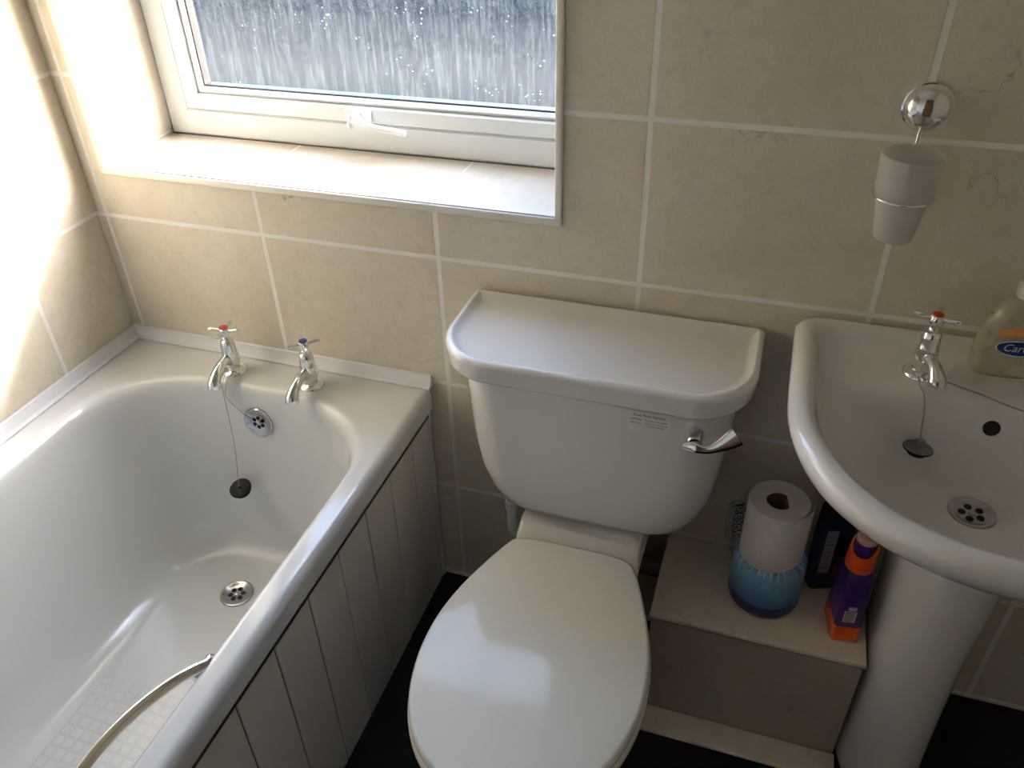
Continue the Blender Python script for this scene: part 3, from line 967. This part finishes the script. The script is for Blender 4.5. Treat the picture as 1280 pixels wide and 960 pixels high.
# ------------------------------------------------------------------ washbasin
BXC = 1.612
basinT = thing('washbasin', 'white ceramic pedestal washbasin at the right edge of the view', 'washbasin', (BXC, -0.2, FZ))
def dee(z, hw, yb, ys, yf, rc=0.02, ex=2.35, xc=BXC):
    out = []
    nb, ns, nf, nc = 10, 8, 36, 6
    xr, xl = xc + hw, xc - hw
    for k in range(nb):                                # back edge, right to left
        out.append(Vector((xr - rc - (2 * hw - 2 * rc) * k / nb, yb, z)))
    for k in range(nc):
        a = PI / 2 + (PI / 2) * k / nc
        out.append(Vector((xl + rc + rc * math.cos(a), yb - rc + rc * math.sin(a), z)))
    for k in range(ns):
        out.append(Vector((xl, yb - rc + (ys - yb + rc) * k / ns, z)))
    for k in range(nf):
        a = PI + PI * k / nf
        ca, sa = math.cos(a), math.sin(a)
        out.append(Vector((xc + hw * math.copysign(abs(ca) ** (2 / ex), ca), ys - (ys - yf) * abs(sa) ** (2 / ex), z)))
    for k in range(ns):
        out.append(Vector((xr, ys + (yb - rc - ys) * k / ns, z)))
    for k in range(nc):
        a = (PI / 2) * k / nc
        out.append(Vector((xr - rc + rc * math.cos(a), yb - rc + rc * math.sin(a), z)))
    return out
YS = -0.205
spec = [  # z, hw, yback, yside, yfront, corner
    (0.585, 0.085, -0.06, -0.16, -0.262, 0.02),
    (0.630, 0.110, -0.03, -0.17, -0.300, 0.02),
    (0.670, 0.165, -0.004, -0.18, -0.370, 0.02),
    (0.700, 0.200, -0.002, -0.19, -0.410, 0.022),
    (0.722, 0.228, -0.002, -0.20, -0.440, 0.025),
    (0.742, 0.2490, -0.002, YS, -0.466, 0.028),
    (0.762, 0.2610, -0.002, YS, -0.4830, 0.030),
    (0.780, 0.2675, -0.002, YS, -0.4930, 0.030),
    (0.792, 0.2670, -0.003, YS, -0.4940, 0.030),
    (0.800, 0.2610, -0.006, YS, -0.4880, 0.030),
    (0.8030, 0.2530, -0.011, YS, -0.4800, 0.030),
    (0.8035, 0.2460, -0.016, YS, -0.4730, 0.030),
    (0.8010, 0.2390, -0.024, YS, -0.4660, 0.030, 0.000),
    (0.7940, 0.2335, -0.032, YS, -0.4600, 0.032, 0.002),
    (0.7870, 0.2295, -0.042, YS, -0.4550, 0.036, 0.007),
    (0.7850, 0.2240, -0.080, YS, -0.4480, 0.045, 0.020),
    (0.7845, 0.2130, -0.130, YS - 0.02, -0.4370, 0.055, 0.037),
    (0.7835, 0.2060, -0.143, YS - 0.02, -0.4300, 0.055, 0.046),
    (0.7790, 0.1990, -0.151, YS - 0.02, -0.4220, 0.055, 0.052),
    (0.7680, 0.1900, -0.157, YS - 0.02, -0.4120, 0.055, 0.054),
    (0.7450, 0.1730, -0.164, YS - 0.02, -0.3920, 0.055, 0.045),
    (0.7150, 0.1500, -0.171, YS - 0.02, -0.3640, 0.05, 0.028),
    (0.6880, 0.1230, -0.179, YS - 0.02, -0.3320, 0.04, 0.010),
    (0.6680, 0.0920, -0.190, YS - 0.022, -0.2980, 0.03),
    (0.6600, 0.0550, -0.202, YS - 0.025, -0.2700, 0.02),
    (0.6580, 0.0300, -0.212, YS - 0.025, -0.2520, 0.012),
]
bm = bmesh.new()
rows_ = []
for s_ in spec:
    ex = 2.1 if s_[0] < 0.76 and len(s_) == 6 else 2.22
    lp = dee(*s_[:6], ex=ex)
    if len(s_) > 6:                                  # away from the tap deck the inner slope starts lower
        for p_ in lp:
            w = min(1.0, max(0.0, (-0.155 - p_.y) / 0.12))
            dxx = min(1.0, max(0.0, (abs(p_.x - BXC) / s_[1] - 0.55) / 0.4))
            w = max(w, 0.32 * dxx)
            p_.z -= s_[6] * w * w * (3 - 2 * w)
    rows_.append(lp)
loft(bm, rows_)
basin = obj('basin_bowl', bm, M_CER, basinT, smooth=60)
bas_bvh = bvh_of(basin)
bm = bmesh.new()
loops = []
for z, hw, yf in ((FZ + 0.001, 0.073, -0.275), (0.02, 0.072, -0.272), (0.08, 0.070, -0.264), (0.20, 0.069, -0.255), (0.35, 0.069, -0.252), (0.48, 0.074, -0.258), (0.56, 0.079, -0.264), (0.61, 0.083, -0.270)):
    loops.append(dee(z, hw, -0.055, -0.16, yf, 0.02, 2.2, BXC + 0.018))
loft(bm, loops)
obj('pedestal', bm, M_CER, basinT, smooth=60)
grate('waste_drain', basinT, (1.607, -0.236, 0.6592), (0, 0, 1), 0.031, 0.020, 5, M_STEEL)
bm = bmesh.new()
hit, n_, _, _ = bas_bvh.ray_cast(Vector((1.614, -0.30, 0.752)), Vector((0, 1, 0)))
nn = n_ if n_.y < 0 else -n_
lathe(bm, [(0.0115, 0.0006), (0.0115, 0.0011)], hit, nn, 24, sx=1.0)
obj('overflow_hole', bm, M_HOLE, basinT)
bm = bmesh.new()
lathe(bm, [(0.0138, 0.0003), (0.0128, 0.0012), (0.0112, 0.0012), (0.0105, 0.0006)], hit, nn, 28)
obj('overflow_rim', bm, M_CER, basinT)
DK = 0.7838
tap(basinT, (1.520, -0.100, DK), 0.30, 0.100, M_RED, 'red centre of the hot tap handle', None, hrot=-0.55, reach=0.74)
tap(basinT, (1.704, -0.100, DK), -0.10, 0.100, M_BLUE, 'blue centre of the cold tap handle', None, hrot=0.4, reach=0.74)
# metal plug on its chain
hit = Vector((1.527, -0.193, 0.714))
bplug = thing('basin_plug', 'small round metal plug leaning against the back of the washbasin bowl', 'plug', hit)
bm = bmesh.new()
nn2 = Vector((0.06, 0.12, 1.0)).normalized()
pp = hit + Vector((0, 0, 0.006))
lathe(bm, [(0.013, -0.003), (0.0185, 0.0), (0.0193, 0.002), (0.0185, 0.0032), (0.006, 0.0036), (0.003, 0.0036)], pp, nn2, 32)
stop_ = obj('metal_stopper', bm, simple('dull_metal', (0.30, 0.29, 0.28, 1), 0.3, 1.0, var=0.2, vscale=90), bplug)
bm = bmesh.new()
lathe(bm, [(0.0120, -0.008), (0.0135, -0.003), (0.0190, -0.0012), (0.0199, 0.0), (0.0199, 0.0015)], pp, nn2, 32)
obj('rubber_skirt', bm, M_RUBBER, bplug)
bm = bmesh.new()
e1 = (Vector((1, -0.2, 0)) - nn2 * nn2.dot(Vector((1, -0.2, 0)))).normalized()
cpt = pp + nn2 * 0.010
tube(bm, [cpt + (nn2 * math.sin(2 * PI * k / 16) + e1 * math.cos(2 * PI * k / 16)) * 0.0062 for k in range(16)], 0.0014, 6, closed=True)
obj('plug_ring', bm, M_CHAIN, bplug)
bm = bmesh.new()
def on_basin(x, y, off=0.0013):
    h, n, _, _ = bas_bvh.ray_cast(Vector((x, y, 1.0)), Vector((0, 0, -1)))
    return h + Vector((0, 0, off))
p = [cpt + nn2 * 0.006, Vector((1.527, -0.180, 0.742)), Vector((1.5255, -0.166, 0.768)), on_basin(1.522, -0.150, 0.003), on_basin(1.517, -0.135, 0.002), Vector((1.515, -0.120, DK + 0.008))]
tube(bm, catmull(p, 8), 0.0011, 6)
p = [Vector((1.530, -0.118, DK + 0.010)), Vector((1.560, -0.126, DK + 0.006)), Vector((1.592, -0.140, DK + 0.006)), Vector((1.616, -0.154, DK + 0.006)), Vector((1.640, -0.163, DK + 0.005)), Vector((1.662, -0.162, DK + 0.004)), Vector((1.682, -0.148, DK + 0.006)), Vector((1.698, -0.124, DK + 0.010))]
tube(bm, catmull(p, 8), 0.0011, 6)
obj('plug_chain', bm, M_CHAIN, bplug)

# ------------------------------------------------------------------ tumbler holder and tumbler
hc = Vector((1.452, -0.0008, 1.128))
holderT = thing('tumbler_holder', 'round chrome wall mounted holder with a thin wire ring above the washbasin', 'tumbler holder', hc)
bm = bmesh.new()
lathe(bm, [(0.0305, 0.0), (0.0315, 0.004), (0.0312, 0.006), (0.0295, 0.0066), (0.0298, 0.0090), (0.0292, 0.0105), (0.0270, 0.0170), (0.0225, 0.0225), (0.0150, 0.0265), (0.0075, 0.0282), (0.002, 0.0285)], hc, (0, -1, 0), 48)
obj('wall_mount', bm, M_CHROME, holderT, smooth=50)
TC = Vector((1.442, -0.066, 0))
ring_z = 1.030
rr_ = 0.0372
bm = bmesh.new()
tube(bm, [Vector((TC.x + rr_ * math.cos(2 * PI * k / 48), TC.y + rr_ * math.sin(2 * PI * k / 48), ring_z)) for k in range(48)], 0.0021, 10, closed=True)
obj('ring', bm, M_CHROME, holderT)
bm = bmesh.new()
tube(bm, catmull([(1.4485, -0.020, 1.108), (1.447, -0.026, 1.090), (1.445, -0.0268, 1.06), (1.443, -0.0275, 1.040), (1.442, -0.0305, ring_z)], 6), 0.0020, 10)
obj('stem', bm, M_CHROME, holderT)
tumT = thing('tumbler', 'frosted white glass tumbler resting in the chrome wire ring', 'tumbler', (TC.x, TC.y, 0.970))
bm = bmesh.new()
out = [(0.0215, 0.972), (0.0235, 0.970), (0.0255, 0.975), (0.0285, 1.000), (0.0325, 1.024), (0.0372, 1.038), (0.0372, 1.050), (0.0376, 1.065), (0.0388, 1.085)]
inn = [(0.0372, 1.0855), (0.0358, 1.065), (0.0352, 1.045), (0.0305, 1.024), (0.0266, 1.000), (0.0236, 0.980)]
lathe(bm, out + inn, (TC.x, TC.y, 0), n=48)
g_ = obj('glass_cup', bm, M_FROST, tumT, smooth=60)

# ------------------------------------------------------------------ hand wash bottle
sc = Vector((1.629, -0.062, DK + 0.0015))
soapT = thing('hand_wash_bottle', 'clear hand wash bottle with blue oval label on the back of the washbasin', 'soap bottle', sc)
SA = 0.10
def SM(v):
    return Matrix.Translation(sc) @ Matrix.Rotation(SA, 4, 'Z') @ v if isinstance(v, Matrix) else sc + Matrix.Rotation(SA, 3, 'Z') @ Vector(v)
def oval(z, a, b_, ex=2.4, n=40):
    return [SM((a * math.copysign(abs(math.cos(t)) ** (2 / ex), math.cos(t)), b_ * math.copysign(abs(math.sin(t)) ** (2 / ex), math.sin(t)), z)) for t in [2 * PI * k / n for k in range(n)]]
def soap_ab(z):
    P = [(0.0, 0.041, 0.020), (0.004, 0.045, 0.024), (0.012, 0.0475, 0.026), (0.035, 0.0470, 0.026), (0.06, 0.0435, 0.025), (0.085, 0.0400, 0.024), (0.100, 0.0345, 0.021), (0.110, 0.0260, 0.017), (0.116, 0.017, 0.013), (0.120, 0.012, 0.012)]
    for p, q in zip(P, P[1:]):
        if p[0] <= z <= q[0]:
            t = (z - p[0]) / (q[0] - p[0])
            return p[1] + (q[1] - p[1]) * t, p[2] + (q[2] - p[2]) * t
    return P[-1][1:]
bm = bmesh.new()
loft(bm, [oval(z, *soap_ab(z)) for z in (0.0, 0.004, 0.008, 0.012, 0.022, 0.035, 0.048, 0.06, 0.072, 0.085, 0.094, 0.100, 0.106, 0.110, 0.116, 0.120)])
obj('bottle_body', bm, M_SOAP, soapT, smooth=60)
bm = bmesh.new()
lathe(bm, [(0.0135, 0.119), (0.0165, 0.120), (0.0165, 0.136), (0.0145, 0.139), (0.0145, 0.142)], SM((0, 0, 0)), n=28)
cap = obj('bottle_cap', bm, M_SOAPCAP, soapT)
bm = bmesh.new()
lathe(bm, [(0.0120, 0.141), (0.0125, 0.143), (0.0125, 0.152), (0.008, 0.156)], SM((0, 0, 0)), n=28)
tube(bm, [SM((0, 0, 0.150)), SM((0.012, -0.018, 0.150)), SM((0.018, -0.030, 0.145))], [0.006, 0.005, 0.004], 12)
obj('pump_top', bm, M_BLUE, cap)
def soap_pt(x, z, off):
    a, b_ = soap_ab(z)
    t = min(0.985, abs(x) / a)
    y = -b_ * (1 - t ** 2.4) ** (1 / 2.4)
    return SM((x, y - off, z))
def soap_patch(name, f_in, off, mat, parent=soapT, nx=28, nz=14, x0=-0.03, x1=0.03, z0=0.0, z1=0.1):
    """a thin printed area following the front of the bottle; f_in(u) gives lower and upper edge"""
    bm = bmesh.new()
    rows = []
    for i in range(nx + 1):
        u = i / nx
        lo, hi = f_in(u)
        rows.append([(x0 + (x1 - x0) * u, lo + (hi - lo) * j / nz) for j in range(nz + 1)])
    for o in (off, off - 0.0004):
        vs = [[bm.verts.new(soap_pt(x, z, o)) for x, z in r] for r in rows]
        for i in range(nx):
            for j in range(nz):
                bm.faces.new((vs[i][j], vs[i + 1][j], vs[i + 1][j + 1], vs[i][j + 1]))
    return obj(name, bm, mat, parent, smooth=60)
soap_patch('orange_band', lambda u: (0.0695 + 0.002 * math.sin(u * PI), 0.0745 + 0.009 * math.sin(u * PI) ** 0.6), 0.0007, M_SOAPOR, x0=-0.028, x1=0.030)
def ell(c, h):
    def f(u):
        v = max(0.0, 1 - (2 * u - 1) ** 2) ** 0.5
        return c - h * v - 0.0001, c + h * v + 0.0001
    return f
lab = soap_patch('oval_label', ell(0.052, 0.0118), 0.0007, M_SOAPWH, x0=-0.0275, x1=0.0305)
soap_patch('oval_print', ell(0.052, 0.0105), 0.0011, M_SOAPBLUE, lab, x0=-0.026, x1=0.029)
bm = bmesh.new()
text_mesh(bm, 'Carex', 0.0160, Matrix.Identity(4), 0.0001, bend=lambda c: soap_pt(c.x + 0.0010, 0.0525 + c.y, 0.0016 + c.z), shear=0.25)
obj('brand_text', bm, M_SOAPWH, lab, smooth=0)

# ------------------------------------------------------------------ toilet rolls on the ledge
PKC = Vector((1.378, -0.104, LTOP + 0.0005))
packT = thing('wrapped_toilet_roll', 'blue wrapped toilet roll pack standing on the tiled ledge under the white roll', 'toilet roll pack', PKC)
bm = bmesh.new()
prof = [(0.052, 0.0), (0.0595, 0.002), (0.0625, 0.008), (0.0630, 0.030), (0.0628, 0.060), (0.0625, 0.090), (0.0605, 0.104), (0.0560, 0.1105), (0.044, 0.1125), (0.030, 0.1120)]
n = 96
loops = []
for i, (r, h) in enumerate(prof):
    lp = []
    for k in range(n):
        a = 2 * PI * k / n
        w = 0.0
        if h > 0.085:
            amp = 0.0016 if h > 0.1 else 0.0006
            w = amp * math.sin(a * 24 + 0.7 * math.sin(a * 5)) + amp * 0.4 * math.sin(a * 11)
        lp.append(PKC + Vector(((r + w * 0.6) * math.cos(a), (r + w * 0.6) * math.sin(a), h + w)))
    loops.append(lp)
loft(bm, loops)
pk = obj('wrapper', bm, M_WRAP, packT, smooth=60)
# torn film standing up behind and beside the white roll, on the toilet side
def film_pt(u, v, off=0.0):
    """u runs from the free edge beside the roll round the back, v up"""
    a = math.radians(205 - 111 * u)
    c0 = Vector((0.0640 * math.cos(a), 0.0640 * math.sin(a), 0))
    A, B, C_ = Vector((-0.086, -0.004, 0)), Vector((-0.040, 0.038, 0)), Vector((0.0, 0.070, 0))
    sh = A.lerp(B, u / 0.5) if u < 0.5 else B.lerp(C_, (u - 0.5) / 0.5)
    w = min(1.0, v * 2.6)
    w = w * w * (3 - 2 * w)
    p = c0.lerp(sh, w)
    nv = Vector((0.57, -0.82, 0))
    p += nv * (off + 0.0025 * math.sin(u * 17 + v * 5) * w)
    return PKC + p + Vector((0, 0, 0.084 + v * 0.135))
def film_top(u):
    return 0.62 + 0.36 * math.sin(PI * min(1, u * 1.35 + 0.12)) + 0.035 * math.sin(u * 31)
bm = bmesh.new()
ro = []
for j in range(13):
    row = [film_pt(i / 36, j / 12 * film_top(i / 36)) for i in range(37)]
    back = [film_pt(i / 36, j / 12 * film_top(i / 36), -0.0005) for i in reversed(range(37))]
    ro.append(row + back)
loft(bm, ro)
film = obj('torn_film', bm, M_FILM, packT, smooth=60)
def film_bend(c, off):
    # the words read downwards along the film
    return film_pt(0.235 + c.y / 0.116, 0.49 - c.x / 0.125, 0.0008 + off + c.z)
M_FPRINT = simple('black_film_print', (0.010, 0.012, 0.018, 1), 0.4)
M_FPRINT2 = simple('pale_film_print', (0.60, 0.63, 0.66, 1), 0.5)
bm = bmesh.new()
for ox, oy in ((0.0014, 0.0010), (-0.0014, 0.0010), (0.0014, -0.0010), (-0.0014, -0.0010)):
    text_mesh(bm, 'pleSoft', 0.028, Matrix.Identity(4), 0.0001, bend=lambda c: film_bend(Vector((c.x + ox, c.y + oy, c.z)), 0.0))
fp = obj('film_print', bm, M_FPRINT, film, smooth=0)
bm = bmesh.new()
text_mesh(bm, 'pleSoft', 0.028, Matrix.Identity(4), 0.0001, bend=lambda c: film_bend(c, 0.0005))
obj('film_lettering', bm, M_FPRINT2, packT, smooth=0)
RC = Vector((1.372, -0.112, LTOP + 0.1135))
rollT = thing('toilet_roll', 'white toilet paper roll standing upright on top of the blue wrapped pack', 'toilet roll', RC)
bm = bmesh.new()
def rl(r, h, squash=0.0):
    n = 72
    lp = []
    for k in range(n):
        a = 2 * PI * k / n
        x, y = r * math.cos(a), r * math.sin(a)
        if squash:
            d = math.cos(a - 0.15)
            if d > 0.62:
                x -= (d - 0.62) * r * squash
        lp.append(RC + Vector((x, y, h)))
    return lp
H = 0.124
loft(bm, [rl(0.0485, 0.0), rl(0.0500, 0.002), rl(0.0502, 0.05), rl(0.0500, H - 0.003), rl(0.0485, H), rl(0.036, H - 0.0004), rl(0.0222, H - 0.0008, 0.9), rl(0.0215, H - 0.003, 0.9), rl(0.0215, 0.01, 0.9)])
# loose last sheet, lifting on the right
lp = []
for j in range(9):
    h = H * (0.03 + 0.965 * j / 8)
    a0 = math.radians(-62)
    outer, inner = [], []
    for i in range(13):
        t = i / 12
        a = a0 + t * math.radians(88)
        r = 0.0508 + 0.011 * t ** 1.8
        outer.append(RC + Vector((r * math.cos(a), r * math.sin(a), h)))
        inner.append(RC + Vector(((r - 0.0005) * math.cos(a), (r - 0.0005) * math.sin(a), h)))
    lp.append(outer + inner[::-1])
loft(bm, lp)
obj('paper', bm, M_PAPER, rollT, smooth=50)
bm = bmesh.new()
loft(bm, [rl(0.0212, 0.012, 0.9), rl(0.0212, H - 0.004, 0.9), rl(0.0205, H - 0.004, 0.9), rl(0.0205, 0.012, 0.9)])
obj('cardboard_tube', bm, M_CARD, rollT)

# ------------------------------------------------------------------ bottles on the ledge
def rr_local(c, ang, a, b_, z, r, n=5):
    R3 = Matrix.Rotation(ang, 3, 'Z')
    return [Vector(c) + R3 @ Vector((p.x, p.y, z)) for p in rrect(-a, a, -b_, b_, 0, r, n=n)]
NC = Vector((1.478, -0.044, LTOP + 0.0005))
NA = 0.35
navT = thing('navy_bottle', 'dark navy bottle with a pale side label, behind the purple and orange one', 'bottle', NC)
bm = bmesh.new()
loft(bm, [rr_local(NC, NA, a, b_, z, r) for z, a, b_, r in ((0, 0.027, 0.018, 0.008), (0.003, 0.029, 0.020, 0.009), (0.15, 0.029, 0.020, 0.009), (0.185, 0.027, 0.019, 0.009), (0.205, 0.019, 0.015, 0.009), (0.212, 0.014, 0.012, 0.008))])
obj('bottle_body', bm, M_NAVY, navT, smooth=50)
bm = bmesh.new()
loft(bm, [rr_local(NC, NA, a, a, z, a * 0.95, 8) for z, a in ((0.211, 0.015), (0.213, 0.0165), (0.240, 0.0165), (0.243, 0.0145))])
obj('bottle_cap', bm, M_NAVY, navT)
def face_patch(c, ang, x0, x1, y, z0, z1, t=0.0004, axis='y'):
    bm = bmesh.new()
    if axis == 'y':
        box(bm, x0, x1, y - t, y, z0, z1)
    else:
        box(bm, y - t, y, x0, x1, z0, z1)
    tf(bm, Matrix.Translation(c) @ Matrix.Rotation(ang, 4, 'Z'))
    return bm
o = obj('side_label', face_patch(NC, NA, -0.022, -0.002, -0.0200, 0.045, 0.150), M_LABELL, navT, smooth=0)
bm = bmesh.new()
for k in range(9):
    box(bm, -0.020, -0.0045 - 0.002 * (k % 3), -0.0207, -0.0203, 0.058 + k * 0.0095, 0.0605 + k * 0.0095)
tf(bm, Matrix.Translation(NC) @ Matrix.Rotation(NA, 4, 'Z'))
obj('fine_print', bm, simple('mauve_print', (0.20, 0.17, 0.27, 1), 0.5), o, smooth=0)
o = obj('red_mark', face_patch(NC, NA, 0.006, 0.022, -0.0200, 0.040, 0.062), simple('dull_red_print', (0.30, 0.03, 0.01, 1), 0.4), navT, smooth=0)

UC = Vector((1.513, -0.138, LTOP + 0.0005))
UA = 0.16
def UM(x, y, z):
    return UC + Matrix.Rotation(UA, 3, 'Z') @ Vector((x, y, z))
purT = thing('cleaner_bottle', 'purple and orange cleaner bottle standing near the front right of the ledge', 'bottle', UC)
bm = bmesh.new()
def us(z, a, b_, r, dy=0.0):
    return rr_local(UM(0, dy, 0), UA, a, b_, z, r, 5)
loft(bm, [us(0.0, 0.021, 0.034, 0.007), us(0.003, 0.0235, 0.037, 0.009), us(0.034, 0.0232, 0.0365, 0.009), us(0.0375, 0.0228, 0.036, 0.009)])
obj('orange_foot', bm, M_ORANGE, purT, smooth=50)
bm = bmesh.new()
loft(bm, [us(0.037, 0.0225, 0.0355, 0.009), us(0.040, 0.0228, 0.036, 0.009), us(0.09, 0.0225, 0.035, 0.010), us(0.120, 0.0225, 0.032, 0.010), us(0.140, 0.022, 0.028, 0.010), us(0.150, 0.019, 0.023, 0.010), us(0.154, 0.016, 0.019, 0.010)])
obj('bottle_body', bm, M_PURPLE, purT, smooth=50)
bm = bmesh.new()                                         # orange collar rising at the back
lp = []
for r_, z_, k_ in ((0.0200, 0.150, 0), (0.0225, 0.153, 0), (0.0232, 0.165, 0.1), (0.0225, 0.178, 0.6), (0.0215, 0.186, 1.0), (0.0185, 0.1865, 1.0), (0.0170, 0.180, 0.9)):
    lp.append([UM(r_ * math.cos(t), r_ * 1.04 * math.sin(t), z_ + k_ * 0.026 * (0.5 + 0.5 * math.sin(t + 0.5)) ** 1.3) for t in [2 * PI * k / 40 for k in range(40)]])
loft(bm, lp)
obj('orange_collar', bm, M_ORANGE, purT, smooth=50)
bm = bmesh.new()
lathe(bm, [(0.0140, 0.172), (0.0150, 0.178), (0.0163, 0.208), (0.0153, 0.2105)], UM(0, 0, 0), n=32)
obj('purple_cap', bm, M_PURPLE, purT)
bm = bmesh.new()
lathe(bm, [(0.0150, 0.210), (0.0163, 0.211), (0.0163, 0.219), (0.0145, 0.222)], UM(0, 0, 0), n=32)
obj('pink_nozzle', bm, M_PINK, purT)
# white product label with bars, on the narrow face turned to the room
def upatch(x0, x1, z0, z1, t0, t1):
    bm = bmesh.new(); box(bm, x0, x1, -t1, -t0, z0, z1)
    return bm
bm = bmesh.new()
box(bm, -0.0130, 0.0065, -0.0368, -0.0350, 0.052, 0.078)
box(bm, -0.0085, 0.0045, -0.0366, -0.0345, 0.081, 0.088)
tf(bm, Matrix.Translation(UC) @ Matrix.Rotation(UA, 4, 'Z'))
o = obj('barcode_label', bm, M_LABELW, purT, smooth=0)
bm = bmesh.new()
z = 0.0545
i = 0
while z < 0.0755:
    w = (0.0008, 0.0008, 0.0008, 0.0012)[i % 4]
    box(bm, -0.0115, 0.0035, -0.0371, -0.0367, z, z + w)
    z += w + (0.0020, 0.0016, 0.0024)[i % 3]
    i += 1
tf(bm, Matrix.Translation(UC) @ Matrix.Rotation(UA, 4, 'Z'))
obj('bars', bm, M_INK, o, smooth=0)
